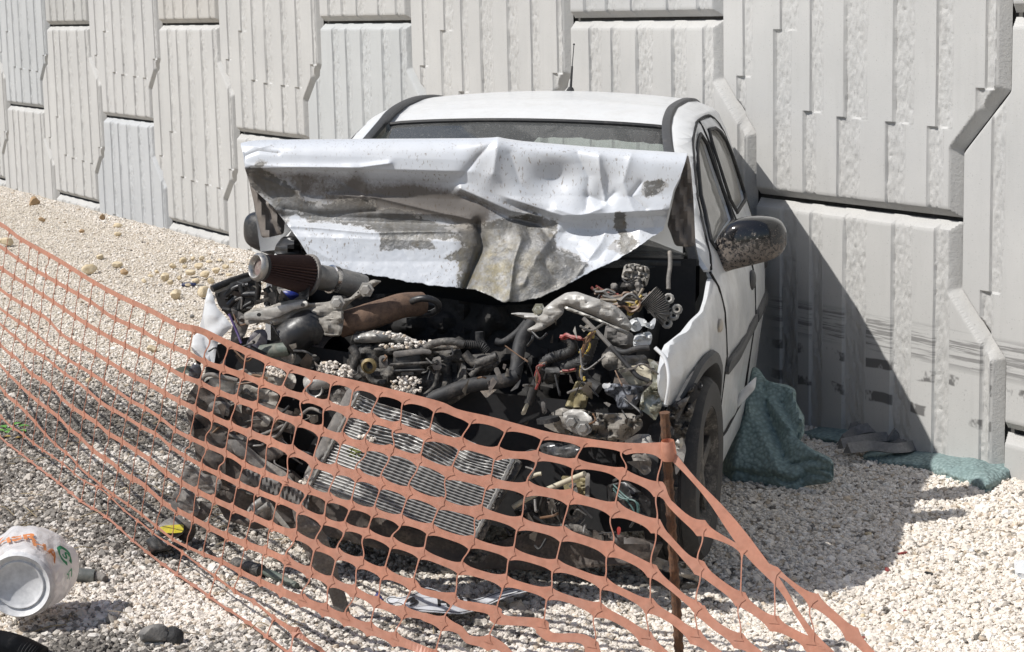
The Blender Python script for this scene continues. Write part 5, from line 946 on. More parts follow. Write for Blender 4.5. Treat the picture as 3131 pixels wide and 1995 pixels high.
# ================================================================== the orange barrier net and its stake
stake_b = np.array([.43, 5.17]); far_b = np.array([-2.32, 8.35])
R1 = [(-160, 610), (0, 687), (64, 733), (181, 799), (284, 863), (364, 907), (455, 949), (543, 995), (611, 1012), (693, 1050), (765, 1081), (837, 1110), (908, 1133), (980, 1152), (1088, 1178), (1160, 1196), (1260, 1221), (1350, 1245), (1400, 1266), (1491, 1287), (1583, 1310), (1674, 1332), (1765, 1348), (1856, 1362), (1948, 1371), (2034, 1374), (2055, 1394), (2110, 1455), (2194, 1551), (2300, 1690), (2384, 1790), (2440, 1880), (2493, 1955), (2530, 1998), (2600, 2080)]
ROWS = [R1,
 [(-160, 655), (0, 755), (78, 809), (171, 863), (274, 922), (342, 970), (430, 1010), (479, 1039), (577, 1083), (636, 1112), (733, 1146), (800, 1171), (857, 1194), (922, 1214), (995, 1237), (1100, 1271), (1230, 1311), (1300, 1330), (1400, 1355), (1523, 1387), (1642, 1396), (1761, 1419), (1879, 1442), (2012, 1497), (2048, 1540), (2102, 1590), (2160, 1624), (2233, 1660), (2298, 1699), (2376, 1749), (2441, 1801), (2545, 1882), (2624, 1960), (2680, 2020)],
 [(-160, 700), (0, 819), (98, 882), (166, 926), (254, 985), (337, 1034), (416, 1073), (489, 1110), (552, 1148), (611, 1172), (656, 1195), (716, 1220), (774, 1240), (834, 1264), (901, 1287), (969, 1314), (1034, 1337), (1100, 1360), (1207, 1382), (1300, 1415), (1400, 1455), (1487, 1474), (1592, 1492), (1715, 1515), (1843, 1547), (1989, 1602), (2039, 1643), (2097, 1705), (2133, 1733), (2180, 1772), (2259, 1830), (2292, 1856), (2363, 1905), (2441, 1947), (2490, 1978), (2545, 2010)],
 [(-160, 745), (0, 885), (78, 936), (142, 975), (196, 1029), (293, 1083), (381, 1137), (465, 1181), (530, 1218), (587, 1247), (630, 1269), (688, 1295), (748, 1321), (805, 1342), (878, 1374), (930, 1396), (977, 1425), (1050, 1442), (1100, 1457), (1230, 1500), (1330, 1535), (1400, 1556), (1478, 1570), (1583, 1600), (1688, 1625), (1820, 1664), (1955, 1722), (2045, 1790), (2089, 1827), (2128, 1856), (2180, 1908), (2238, 1947), (2298, 1986), (2340, 2020)],
 [(-160, 800), (0, 944), (86, 1004), (146, 1054), (209, 1101), (261, 1132), (313, 1166), (365, 1202), (404, 1229), (449, 1252), (495, 1283), (539, 1318), (591, 1345), (643, 1368), (705, 1394), (750, 1423), (815, 1450), (881, 1476), (949, 1502), (1020, 1528), (1100, 1554), (1230, 1592), (1292, 1611), (1391, 1645), (1510, 1678), (1641, 1715), (1771, 1754), (1915, 1817), (2045, 1888), (2094, 1924), (2141, 1960), (2200, 2005)],
 [(-160, 830), (0, 991), (52, 1036), (86, 1067), (136, 1093), (196, 1142), (248, 1178), (313, 1235), (357, 1260), (399, 1285), (433, 1307), (482, 1332), (522, 1367), (567, 1397), (600, 1416), (625, 1431), (685, 1459), (748, 1489), (813, 1515), (878, 1541), (946, 1572), (1010, 1600), (1102, 1624), (1190, 1658), (1282, 1691), (1386, 1731), (1498, 1765), (1625, 1801), (1761, 1840), (1902, 1900), (1995, 1970), (2040, 2010)],
 [(-160, 870), (0, 1054), (52, 1098), (91, 1140), (136, 1169), (162, 1189), (193, 1223), (226, 1250), (295, 1294), (329, 1325), (370, 1349), (417, 1380), (456, 1406), (498, 1440), (548, 1473), (599, 1502), (656, 1530), (714, 1556), (774, 1583), (842, 1614), (909, 1640), (990, 1680), (1076, 1712), (1164, 1749), (1271, 1793), (1292, 1809), (1378, 1830), (1409, 1848), (1500, 1866), (1534, 1895), (1641, 1907), (1682, 1948), (1782, 1955), (1825, 2005)],
 [(-160, 910), (0, 1116), (42, 1161), (86, 1203), (127, 1237), (180, 1278), (209, 1310), (245, 1338), (274, 1369), (308, 1396), (339, 1414), (383, 1453), (428, 1476), (469, 1511), (505, 1542), (570, 1577), (630, 1609), (693, 1640), (761, 1669), (831, 1694), (907, 1731), (990, 1770), (1083, 1809), (1193, 1861), (1287, 1884), (1404, 1926), (1430, 1955), (1520, 1972), (1560, 2005)],
 [(-160, 955), (0, 1184), (52, 1235), (98, 1282), (138, 1328), (177, 1367), (214, 1396), (248, 1435), (287, 1466), (339, 1508), (391, 1544), (430, 1572), (480, 1612), (535, 1654), (609, 1690), (677, 1718), (747, 1756), (828, 1795), (908, 1830), (1000, 1869), (1091, 1908), (1198, 1952), (1308, 1994), (1350, 2015)],
 [(-160, 1040), (0, 1270), (65, 1325), (117, 1367), (196, 1422), (248, 1466), (313, 1500), (378, 1560), (430, 1600), (480, 1640), (546, 1681), (583, 1710), (648, 1757), (726, 1814), (778, 1843), (843, 1895), (895, 1929), (961, 1973), (1010, 2010)],
 [(-160, 1180), (0, 1336), (65, 1388), (117, 1429), (183, 1479), (250, 1534), (302, 1565), (349, 1600), (400, 1647), (478, 1710), (543, 1757), (609, 1801), (674, 1848), (739, 1890), (804, 1937), (869, 1986), (910, 2015)]]
ROWS = [np.array(r, float) for r in ROWS]
def net_top_Z(x):                                           # depth of the top cord: from the far post round the corner of the wreck to the stake
    y = float(np.interp(x, [-160, 0, 300, 585, 869, 1300, 2040, 2700], [9.0, 8.2, 6.85, 5.74, 5.52, 5.34, 5.17, 4.95]))
    return y/math.cos(PITCH)*.985
def net_pt(x, y):
    yt = np.interp(x, R1_x, R1_y); xb = min(x, 869); yb = np.interp(xb, ROWS[10][:, 0], ROWS[10][:, 1])+max(0, x-869)*.72
    Zt = net_top_Z(min(x, 2040)); Zt = Zt-max(0, x-2040)*.00035
    g = gnd(xb, np.interp(xb, ROWS[10][:, 0], ROWS[10][:, 1])); Zb = (g-CAM) @ FW; Zb = 1/(1/Zb+max(0, x-869)*.0000135) if x > 869 else Zb
    Zb = max(Zb, 4.75); f = min(1.05, max(0, (y-yt)/(yb-yt)))
    Z = 1/((1-f)/Zt+f/Zb); p = CAM+ray(x, y)*Z
    zg = gh(p[0], p[1])+.022
    if p[2] < zg:
        q = gnd(x, y, zg); p = q
    return p
_m = R1[:26]+[(2300, 1560), (2700, 1700)]; R1_x = [a for a, b in _m]; R1_y = [b for a, b in _m]
XN = [-140, -105, -70, -38, -6, 29, 64, 93, 120, 149, 181, 215, 249, 286, 325, 364, 408, 450, 499, 543, 592, 641, 699, 757, 817, 883, 952, 1018, 1085, 1157, 1240, 1335, 1441, 1548, 1662, 1781, 1916, 2022, 2150, 2275, 2376, 2490, 2610, 2720]
NET = dirty('orange_net', (.56, .265, .175), (.45, .25, .185), 9, .35, .75, .42, .6, 0, .05)
nm_ = NET.node_tree; tr_ = nm_.nodes.new('ShaderNodeBsdfTranslucent'); tr_.inputs[0].default_value = (.75, .20, .08, 1); mx_ = nm_.nodes.new('ShaderNodeMixShader'); mx_.inputs[0].default_value = .22
nm_.links.new(nm_.nodes['Principled BSDF'].outputs[0], mx_.inputs[1]); nm_.links.new(tr_.outputs[0], mx_.inputs[2]); nm_.links.new(mx_.outputs[0], nm_.nodes['Material Output'].inputs[0])
mb = MB(); nodes = []; nodeT = []
def node_x(j, i): return float(np.interp(j-.30*i*(1 if j < 32 else max(.15, 1-.14*(j-32))), np.arange(len(XN)), XN))
for i, row in enumerate(ROWS):
    js = [node_x(j, i) for j in range(len(XN))]; js = sorted(set(js)); js = [x for x in js if row[0, 0] < x < row[-1, 0]]
    xs_ = []
    for a, b in zip([row[0, 0]]+js, js+[row[-1, 0]]):
        m_ = max(4, int((b-a)/7)); xs_ += list(a+(b-a)*(.5-.5*np.cos(np.linspace(0, math.pi, m_, endpoint=False))))
    xs_.append(row[-1, 0])
    d = np.r_[0, np.cumsum(np.hypot(*np.diff(row, axis=0).T))]; Pc = catmull(row, 500)
    # keep x monotone lookup on the smooth row
    xr, yr = Pc[:, 0], Pc[:, 1]; order = np.argsort(xr); ys_ = np.interp(xs_, xr[order], yr[order])
    C3 = np.array([net_pt(x, y) for x, y in zip(xs_, ys_)])
    N3 = np.array([net_pt(x, np.interp(x, xr[order], yr[order])) for x in js]) if js else np.zeros((0, 3))
    nodes.append((js, N3))
    T = np.gradient(C3, axis=0); T /= np.linalg.norm(T, axis=1)[:, None]+1e-12
    for q in range(3): T[1:-1] = (T[:-2]+T[1:-1]+T[2:])/3
    DN = np.array([net_pt(x, y+45) for x, y in zip(xs_, ys_)])-C3
    for q in range(6): DN[1:-1] = (DN[:-2]+DN[1:-1]+DN[2:])/3
    up = -(DN-(DN*T).sum(1)[:, None]*T); up /= np.linalg.norm(up, axis=1)[:, None]+1e-9
    nodeT.append(np.array([T[int(np.argmin(np.abs(np.array(xs_)-x)))] for x in js]) if js else np.zeros((0, 3)))
    oth = ROWS[i+1] if i < 10 else ROWS[9]; oth2 = ROWS[i-1] if 0 < i < 10 else oth
    V = []; ics = 1/np.sqrt(1+np.gradient(ys_, xs_)**2)
    for k, (c, x) in enumerate(zip(C3, xs_)):
        y_ = ys_[k]; zc_ = (c-CAM) @ FW
        pk = lambda r_: abs(np.interp(x, r_[:, 0], r_[:, 1])-y_)*zc_/F*ics[k]
        pit = min(max(min(pk(oth), pk(oth2)), .035), .115) if x < oth[-1, 0]-60 else .09
        wd_ = max(.03, np.interp(x, XN, np.gradient(XN))*zc_/F)
        dn_ = min((np.linalg.norm(c-q) for q in N3), default=1) if len(N3) else 1
        hw = (.122*pit+.0009)*(1 if i < 9 else .6)*(.80+.20*sst(x, 350, 900)); cusp = (.10*pit+.002)*math.exp(-(dn_/(.17*wd_))**1.25)
        h1 = hw+(cusp if i else .002); h2 = hw+cusp
        if i == 0 and x > 2040: h1 = h2 = .013+.006*math.sin(x*.02)
        V += [c+up[k]*h1, c-up[k]*h2]
    n_ = len(xs_); mb.add(V, [[2*k, 2*k+1, 2*k+3, 2*k+2] for k in range(n_-1)])
rsn = np.random.default_rng(3)
for i in range(10):
    (xa, A), (xb_, B) = nodes[i], nodes[i+1]
    for qi, (q, x) in enumerate(zip(A, xa)):
        if i == 0 and x > 2035: continue
        if i >= 8 and rsn.random() < .55: continue
        j = int(np.argmin([abs(np.interp(x, xa, np.arange(len(xa)))-k) for k in range(len(xa))]))
        # partner: the same upright in the next row down
        lean = x-(np.interp(x, XN, np.gradient(XN)))*.30*(1 if x < 1440 else .35)
        if not len(xb_): continue
        k = int(np.argmin([abs(z-lean) for z in xb_]))
        if abs(xb_[k]-lean) > 60: continue
        p0, p1 = q, B[k]
        if np.linalg.norm(p1-p0) > .22: continue
        dv = p1-p0; dh = dv/(np.linalg.norm(dv)+1e-9); tt = nodeT[i][qi]+nodeT[i+1][k]; side = tt-dh*(tt @ dh); side /= np.linalg.norm(side)+1e-9; L = np.linalg.norm(dv); V = []; s0 = rsn.normal(0, .004)
        for t in np.linspace(0, 1, 13):
            e = min(t, 1-t)*L; hwid = .0016+.012*math.exp(-e/.007)
            c = p0+dv*t+side*s0*math.sin(2*math.pi*t); V += [c-side*hwid, c+side*hwid]
        mb.add(V, [[2*m, 2*m+1, 2*m+3, 2*m+2] for m in range(12)])
net = mb.build('safety_net', NET, None, smooth=False, origin=(stake_b[0], stake_b[1], 0))
net.modifiers.new('thickness', 'SOLIDIFY').thickness = .0018
tag(net, 'orange plastic mesh barrier net sagging across the front of the wreck', 'safety net')
RUST = dirty('rusty_steel', (.155, .072, .034), (.06, .038, .028), 60, .36, .6, .8, .92, 0, .4)
top = CAM+ray(2032, 1262)*5.17; bot = np.array([.455, 5.165, -.25]); L = bot-top
V, Fc = tube([top+L*t for t in np.linspace(0, 1, 90)], .0125, 10, n=0, corr=.0)
for k in range(90):
    if k % 3 == 0:
        for j in range(10): c = top+L*k/89; V[k*10+j] = c+(V[k*10+j]-c)*1.2
stake = build('rebar_stake', V, Fc, RUST, None, angle=25, origin=(bot[0], bot[1], 0)); tag(stake, 'rusty ribbed steel stake holding up the orange net', 'stake')
# net knotted to the stake
kx = CAM+ray(2043, 1378)*net_top_Z(2040); V, Fc = lathe([(.019, -.026), (.022, -.01), (.020, .012), (.017, .028)], kx, -L, 14); kn = build('knot', V, Fc, NET, net, angle=180)

# ================================================================== cloths by the car
def m_cloth(nm, a, b):
    t = NT(nm); v = t.n('ShaderNodeTexVoronoi', Vector=t.wpos(), Scale=62.); c = t.mix(t.ramp(t.noise(7, 5, .65), .4, .7), a, b); c = t.mix(t.ramp(v.outputs[0], .2, .7), c, tuple(k*.72 for k in a))
    t.set(Base_Color=c, Roughness=.7); t.bump(t.math('SUBTRACT', 1., v.outputs[0]), .8, .008); return t.m
TEAL = m_cloth('teal_padded_cloth', (.215, .30, .295), (.27, .35, .345))
def gsheet(name, poly, zf, m, label, cat, thick=.02, step=8, base=None, group=None, angle=60, attrs_edge=False):
    P = rnd_poly(poly, 6); V2, Fc, B = fill2d(P, step); d = pdist(V2, [P]); D = {tuple(np.round(v, 3)): q for v, q in zip(V2, d)}
    f = lambda x, y: zf(x, y, D[tuple(np.round((x, y), 3))])
    V, Fo = shell(V2, Fc, B, f, lambda x, y: f(x, y)-np.array([0, 0, thick]))
    o = build(name, V, Fo, m, None, angle=angle, origin=base if base is not None else V.mean(0)*[1, 1, 0]+[0, 0, V[:, 2].min()], attrs={'edge': np.r_[d, d]} if attrs_edge else None)
    return tag(o, label, cat, group)
def on_ground(x, y, h):
    g = gnd(x, y); 
    for _ in range(3): g = gnd(x, y, gh(g[0], g[1])+h)
    return g
FOLD = [([(2300, 1125), (2290, 1250), (2240, 1430)], -.04, 34), ([(2330, 1200), (2395, 1290), (2470, 1370), (2545, 1415)], -.065, 30), ([(2345, 1165), (2420, 1190), (2450, 1290)], -.07, 20), ([(2335, 1190), (2352, 1265), (2400, 1400)], .05, 15), ([(2270, 1215), (2330, 1330), (2380, 1440)], -.03, 22), ([(2390, 1230), (2430, 1320)], .04, 14), ([(2400, 1425), (2480, 1405), (2550, 1425)], .03, 8)]
def folds(x, y):
    s_ = 0
    for L, a, w_ in FOLD:
        d_ = min(float(pdist(np.array([[x, y]]), [[p, q]])[0]) for p, q in zip(L, L[1:])); s_ += a*math.exp(-d_/w_)
    return s_
def heap(x, y, e):
    Zb = 7.28-.0009*(x-2330); yb = 1462-.00045*(x-2350)**2 if x > 2350 else 1425+.3*(x-2230)
    Z = Zb+max(0, (1462-y))*.00115-.05*(1-math.exp(-e/14))+.012*fbm((x*.01, y*.01, 5), 2)+folds(x, y)
    p = CAM+ray(x, y)*Z; zg = gh(p[0], p[1])+.004
    return p if p[2] > zg else gnd(x, y, zg)
gsheet('teal_cloth', [(2200, 1395), (2218, 1300), (2245, 1240), (2268, 1200), (2290, 1150), (2300, 1122), (2318, 1125), (2345, 1165), (2375, 1172), (2412, 1178), (2435, 1195), (2432, 1225), (2462, 1280), (2440, 1325), (2428, 1332), (2480, 1372), (2540, 1400), (2552, 1425), (2530, 1438), (2460, 1446), (2440, 1468), (2420, 1472), (2360, 1452), (2300, 1448), (2230, 1438)], heap, TEAL, 'teal padded cloth bunched in a heap against the car sill', 'cloth', thick=.05, step=9)
z6b = cv(2.378, 2300, 1350)
def flat1(x, y, e): return on_ground(x, y, .012+.042*(1-math.exp(-e/28))+.010*fbm((x*.013, y*.016, 2), 2)*min(1, e/14))
gsheet('teal_cloth', z6b([(800, 105), (860, 60), (960, 30), (1100, 10), (1300, 2), (1500, 20), (1700, 62), (1850, 112), (1900, 92), (1935, 100), (1968, 150), (1960, 185), (1930, 215), (1830, 272), (1760, 330), (1690, 356), (1640, 330), (1560, 300), (1480, 272), (1380, 242), (1240, 192), (1050, 168), (950, 150), (820, 130)]), flat1, TEAL, 'lighter teal padded cloth lying flat by the wall foot, half in sun', 'cloth', step=8)
gsheet('teal_cloth', [(2448, 1322), (2500, 1306), (2560, 1296), (2640, 1284), (2672, 1300), (2690, 1330), (2650, 1362), (2600, 1362), (2530, 1352), (2480, 1342)], lambda x, y, e: on_ground(x, y, .004+.03*(1-math.exp(-e/14))+.006*fbm((x*.02, y*.02, 7), 2)*min(1, e/10)), TEAL, 'small teal cloth end in full shadow between the heap and the wall', 'cloth', step=8)
STRAP = dirty('grey_foam_strip', (.20, .195, .19), (.26, .25, .24), 18, .4, .7, .85, .95, 0, .2)
st = empty('folded_strips', on_ground(2690, 1345, 0), 'crumpled grey fabric strips fanned out on the teal cloth in the shadow', 'fabric')
for L in ([(2575, 1345), (2620, 1318), (2690, 1308), (2730, 1330)], [(2570, 1358), (2640, 1345), (2720, 1338), (2790, 1352)], [(2600, 1310), (2660, 1298), (2720, 1308), (2740, 1335)], [(2740, 1335), (2760, 1305), (2800, 1300)], [(2745, 1338), (2790, 1318), (2830, 1310)], [(2750, 1345), (2800, 1335), (2850, 1328)], [(2590, 1372), (2660, 1365), (2740, 1372), (2800, 1362)], [(2735, 1330), (2735, 1302), (2760, 1292)]):
    C3 = catmull([on_ground(x, y, .055+.015*math.sin(x)) for x, y in L], 24); T = np.gradient(C3, axis=0); sd = np.cross(T, [0, 0, 1]); sd /= np.linalg.norm(sd, axis=1)[:, None]; V = []
    for k, (c, s_) in enumerate(zip(C3, sd)):
        w_ = .026+.007*math.sin(k*.5); V += [c-s_*w_-[0, 0, .025], c+[0, 0, .022], c+s_*w_-[0, 0, .012], c-[0, 0, .02]]
    Fc = [[4*k+j, 4*k+(j+1) % 4, 4*k+4+(j+1) % 4, 4*k+4+j] for k in range(23) for j in range(4)]+[[0, 1, 2, 3], [95, 94, 93, 92]]
    build('strip', V, Fc, STRAP, st, angle=70)

# ================================================================== bag with a tub in it
BAGM = NT('white_film'); BAGM.set(Base_Color=BAGM.mix(BAGM.ramp(BAGM.noise(14, 5, .6), .35, .7), (.86, .83, .82), (.74, .72, .71)), Roughness=.25, Coat_Weight=.4, Coat_Roughness=.15)
_t = BAGM.n('ShaderNodeBsdfTranslucent'); _t.inputs[0].default_value = (.85, .82, .80, 1); _x = BAGM.n('ShaderNodeMixShader', i0=.4, i1=BAGM.b.outputs[0], i2=_t.outputs[0]); BAGM.l(_x.outputs[0], BAGM.out.inputs[0])
BAGM.bump(BAGM.noise(26, 5, .65), .55, .012); BAGM = BAGM.m
fc = CAM+ray(58, 1790)*5.66; bc = CAM+ray(112, 1722)*5.88; ax = bc-fc; bl = np.linalg.norm(ax); ax /= bl
bag = empty('carrier_bag', np.array([fc[0], fc[1], gh(fc[0], fc[1])]), 'white translucent carrier bag with orange and green print wrapped round a plastic tub', 'bag')
u_ = np.cross(ax, [0, 0, 1]); u_ /= np.linalg.norm(u_); v_ = np.cross(u_, ax)
BR = .098
def bagp(a, h, off=0):                                      # a: angle from the top (+ to the picture's right), h: 0 front .. 1 back
    r = BR*(1+.42*min(max(h, 0), .85))*(1+.03*math.sin(3*a+h*4))+.007*fbm((math.cos(a)*2.5, math.sin(a)*2.5, h*4), 2)+.002*(1-3*abs(mnoise.noise(Vector((math.cos(a)*4, math.sin(a)*4, h*3.5)))))-.030*max(0, -h+.02)*12+off
    if h > .8: r -= (h-.8)*.13
    if h < .07: r -= (.07-h)*.22
    p = fc+ax*bl*h+r*(math.sin(a)*u_+math.cos(a)*v_); zg = gh(p[0], p[1])+.002; p[2] = max(p[2], zg); return p
na, nh = 120, 50; V = [bagp(2*math.pi*i/na, j/nh*1.04+.012) for j in range(nh+1) for i in range(na)]
Fc = [[j*na+i, j*na+(i+1) % na, (j+1)*na+(i+1) % na, (j+1)*na+i] for j in range(nh) for i in range(na)]+[[nh*na+i for i in range(na)]]
build('film', V, Fc, BAGM, bag, angle=180)
TUB = dirty('milky_tub', (.60, .60, .61), (.68, .67, .66), 9, .35, .7, .5, .6, 0, .05, 30)
V, Fc = lathe([(0, .014), (.060, .012), (.066, .006), (.070, .004), (.074, .010), (.083, .004), (.092, -.006), (.098, .004), (.098, .03)], fc-ax*.004, ax, 48); build('tub', V, Fc, TUB, bag, angle=50)
def glyphs(txt, size=1.0):
    cu = bpy.data.curves.new('text', 'FONT'); cu.body = txt; cu.size = size; cu.resolution_u = 3; cu.offset = .03; to = bpy.data.objects.new('text', cu); COL.objects.link(to)
    me = to.evaluated_get(bpy.context.evaluated_depsgraph_get()).to_mesh(); bm = bmesh.new(); bm.from_mesh(me)
    bmesh.ops.triangulate(bm, faces=bm.faces[:]); bmesh.ops.subdivide_edges(bm, edges=[e for e in bm.edges if e.calc_length() > .12*size], cuts=3); bmesh.ops.triangulate(bm, faces=bm.faces[:])
    V = np.array([v.co[:2] for v in bm.verts]); bm.verts.index_update(); Fc = [[v.index for v in f.verts] for f in bm.faces]; bm.free(); to.to_mesh_clear(); bpy.data.objects.remove(to); bpy.data.curves.remove(cu); return V, Fc
ORG = dirty('orange_print', (.62, .22, .07), (.60, .27, .12), 30, .5, .8, .4, .5, 0, 0); GRN = dirty('green_print', (.03, .27, .12), (.05, .3, .16), 30, .5, .8, .4, .5, 0, 0)
def bag_text(txt, a0, h0, s, rot, m):
    V, Fc = glyphs(txt); c, sn = math.cos(rot), math.sin(rot); out = []
    for x, y in V:
        x, y = (x*c-y*sn)*s, (x*sn+y*c)*s; out.append(bagp(a0+x/BR, h0+y/bl, .0075))
    build('print', out, Fc, m, bag, smooth=False)
bag_text('ISR', -.36, .24, .056, .25, ORG); bag_text('HA', .34, .13, .056, .30, ORG); bag_text('K', -.80, .34, .056, .22, ORG)
mb = MB(); a0, h0 = 1.12, .50; ring = []
for k in range(29):
    t = .25+k/28*5.6
    for rr in (.017, .026): ring.append(bagp(a0+rr*math.cos(t)/BR, h0+rr*math.sin(t)/bl, .0075))
mb.add(ring, [[2*k, 2*k+1, 2*k+3, 2*k+2] for k in range(28)]); mb.build('print', GRN, bag)
bag_text('S', a0-.06, h0-.035, .034, .0, GRN); bag_text('Lk', a0+.34, h0+.02, .030, -1.3, GRN)

# ================================================================== bent number plate
def platez(x, y, e): return on_ground(x, y, .040+.022*math.sin((x-1180)*.012)+.02*math.exp(-((x-1245)/25)**2)+.05*sst(x, 1460, 1600)*1.0)
PLT = NT('number_plate'); ed_ = PLT.attr('edge').outputs['Fac']; PLT.set(Base_Color=PLT.mix(PLT.math('MULTIPLY', PLT.ramp(ed_, 2.2, 2.6), PLT.ramp(ed_, 5.2, 4.8)), PLT.mix(PLT.ramp(PLT.noise(25, 5), .45, .7), (.62, .63, .66), (.42, .41, .40)), (.03, .03, .03)), Roughness=.3); PLT = PLT.m
plate = gsheet('number_plate', t5([(682, 930), (700, 890), (770, 868), (840, 892), (900, 880), (1000, 850), (1090, 812), (1150, 768), (1250, 790), (1350, 830), (1450, 855), (1500, 870), (1600, 890), (1740, 915), (1850, 880), (1950, 840), (2130, 782), (2230, 770), (2400, 790), (2420, 805), (2300, 830), (2100, 880), (1930, 960), (1830, 1004), (1720, 1050), (1560, 1082), (1280, 1062), (1000, 1042), (910, 1012), (850, 962), (740, 982)]), platez, PLT, 'crumpled white number plate with black characters lying under the net', 'number plate', thick=.002, step=5, attrs_edge=True)
INK = dirty('black_ink', (.03, .028, .03), (.08, .075, .07), 40, .5, .8, .5, .7, 0, 0)
def plate_text(ch, q):                                      # q: pixel corners bottom-left, bottom-right, top-right, top-left of the character
    V, Fc = glyphs(ch); lo, hi = V.min(0), V.max(0); out = []; q = np.array(t5(q))
    for v in V:
        a, b = (v-lo)/(hi-lo); p = (1-b)*((1-a)*q[0]+a*q[1])+b*((1-a)*q[3]+a*q[2]); out.append(platez(p[0], p[1], 9)+np.array([0, 0, .0025]))
    build('character', out, Fc, INK, plate, smooth=False)
def fixp(): pass
plate_text('3', [(985, 1005), (905, 960), (1000, 880), (1085, 960)][0:1]+[(1090, 960), (1010, 875), (905, 950)])
plate_text('H', [(1300, 1000), (1440, 1010), (1405, 890), (1290, 890)])
plate_text('I', [(1560, 930), (1610, 965), (1580, 890), (1535, 880)]); plate_text('I', [(1660, 985), (1705, 985), (1670, 905), (1630, 900)])

# ================================================================== loose things on the ground
def gpoly(name, poly, h, m, label, cat, thick=.006, dome=.01, **k): return gsheet(name, poly, lambda x, y, e: on_ground(x, y, h+dome*(1-math.exp(-e/6))+.006*fbm((x*.05, y*.05, 3))), m, label, cat, thick=thick, **k)
def vsheet(name, poly, Zf, m, parent, thick=.02, step=8, dome=.012, amp=.01, seed=0, tilt=0):
    P = rnd_poly(poly, 5); V2, Fc, B = fill2d(P, step); d = pdist(V2, [P]); D = {tuple(np.round(v, 3)): q for v, q in zip(V2, d)}
    f = lambda x, y: CAM+ray(x, y)*(Zf(x, y)+dome*math.exp(-D[tuple(np.round((x, y), 3))]/6)+amp*fbm((x*.03, y*.03, seed)))
    V, Fo = shell(V2, Fc, B, f, lambda x, y: CAM+ray(x, y)*(Zf(x, y)+dome+thick)); return build(name, V, Fo, m, parent, angle=50)
# weathered flat stake leaning in front of the radiator
zb = (gnd(1050, 1888)-CAM) @ FW
fs = empty('flat_stake', gnd(1050, 1888), 'weathered grey flat stake leaning from the gravel towards the radiator', 'stake')
vsheet('blade', [(893, 1556), (915, 1562), (942, 1584), (975, 1605), (998, 1640), (1012, 1676), (1029, 1726), (1043, 1788), (1056, 1816), (1074, 1886), (1050, 1900), (1030, 1888), (1003, 1806), (975, 1772), (950, 1722), (925, 1672), (912, 1632), (900, 1590)], lambda x, y: zb-.01-.0005*(1888-y), dirty('weathered_wood', (.15, .135, .12), (.24, .22, .20), 30, .4, .65, .85, .95, 0, .4, 60), fs, thick=.018, dome=.008, amp=.012, seed=2)
# lamp casing
lc = empty('lamp_casing', gnd(480, 1694), 'broken black plastic casing with a yellow stripe on the gravel under the net', 'car part')
Zc = (gnd(480, 1700)-CAM) @ FW
vsheet('casing', [(444, 1655), (470, 1634), (490, 1636), (526, 1664), (527, 1682), (500, 1686), (458, 1694), (452, 1675)], lambda x, y: Zc-.0008*(x-480), BLACKP, lc, thick=.08, dome=.02)
vsheet('casing_lid', [(470, 1636), (483, 1610), (505, 1590), (545, 1575), (572, 1595), (562, 1632), (540, 1645), (505, 1640)], lambda x, y: Zc+.06+.0012*(1640-y), GREYP, lc, thick=.03, dome=.02)
vsheet('stripe', [(483, 1616), (500, 1608), (562, 1603), (560, 1628), (530, 1631), (494, 1630)], lambda x, y: Zc+.045+.0012*(1640-y), dirty('yellow_tape', (.55, .46, .03), (.30, .25, .06), 60, .5, .7, .4, .6), lc, thick=.004, dome=.002, amp=.004)
vsheet('flap', [(545, 1600), (572, 1592), (600, 1605), (596, 1640), (575, 1662), (545, 1650), (541, 1630)], lambda x, y: Zc+.10, BROWNP, lc, thick=.015)
# dark tube with a pale rod
rd_ = empty('broken_rod', gnd(760, 1750), 'dark tube end with a pale broken rod lying on the gravel under the net', 'rod')
build('tube_end', *tube([on_ground(720, 1722, .03), on_ground(800, 1746, .03)], .020, 12), DUSTY, rd_); build('rod', *tube([on_ground(795, 1742, .028), on_ground(850, 1765, .02), on_ground(908, 1792, .015)], [.012, .014, .010], 10), GREEND, rd_)
# bumper strip by the front wheel
bs = empty('bumper_strip', at(1950, 1700, -.2), 'long dirty beige bumper strip lying below the front wheel', 'car part')
V, Fc = sheet([(1690, 1606), (1760, 1600), (1856, 1650), (1950, 1682), (2043, 1716), (2100, 1745), (2139, 1762), (2138, 1782), (2040, 1748), (1940, 1712), (1850, 1682), (1760, 1645), (1700, 1632)], -.33, .03, 12, .01, 8, .02, .02, 50); build('strip', V, Fc, CAST, bs)
V, Fc = sheet([(2020, 1745), (2139, 1782), (2130, 1800), (2060, 1800), (1990, 1790), (1960, 1765)], -.31, .03, 12, .01, 8, .02, .02, 51); build('underside', V, Fc, BLACKP, bs)
for i, x in enumerate((1838, 1850, 1862)):
    V, Fc = sheet([(x, 1632), (x+6, 1630), (x+12, 1668), (x+5, 1672)], -.36, .008, 10, .003, 4, 0, .02, 52); build('slot', V, Fc, BLACKP, bs)
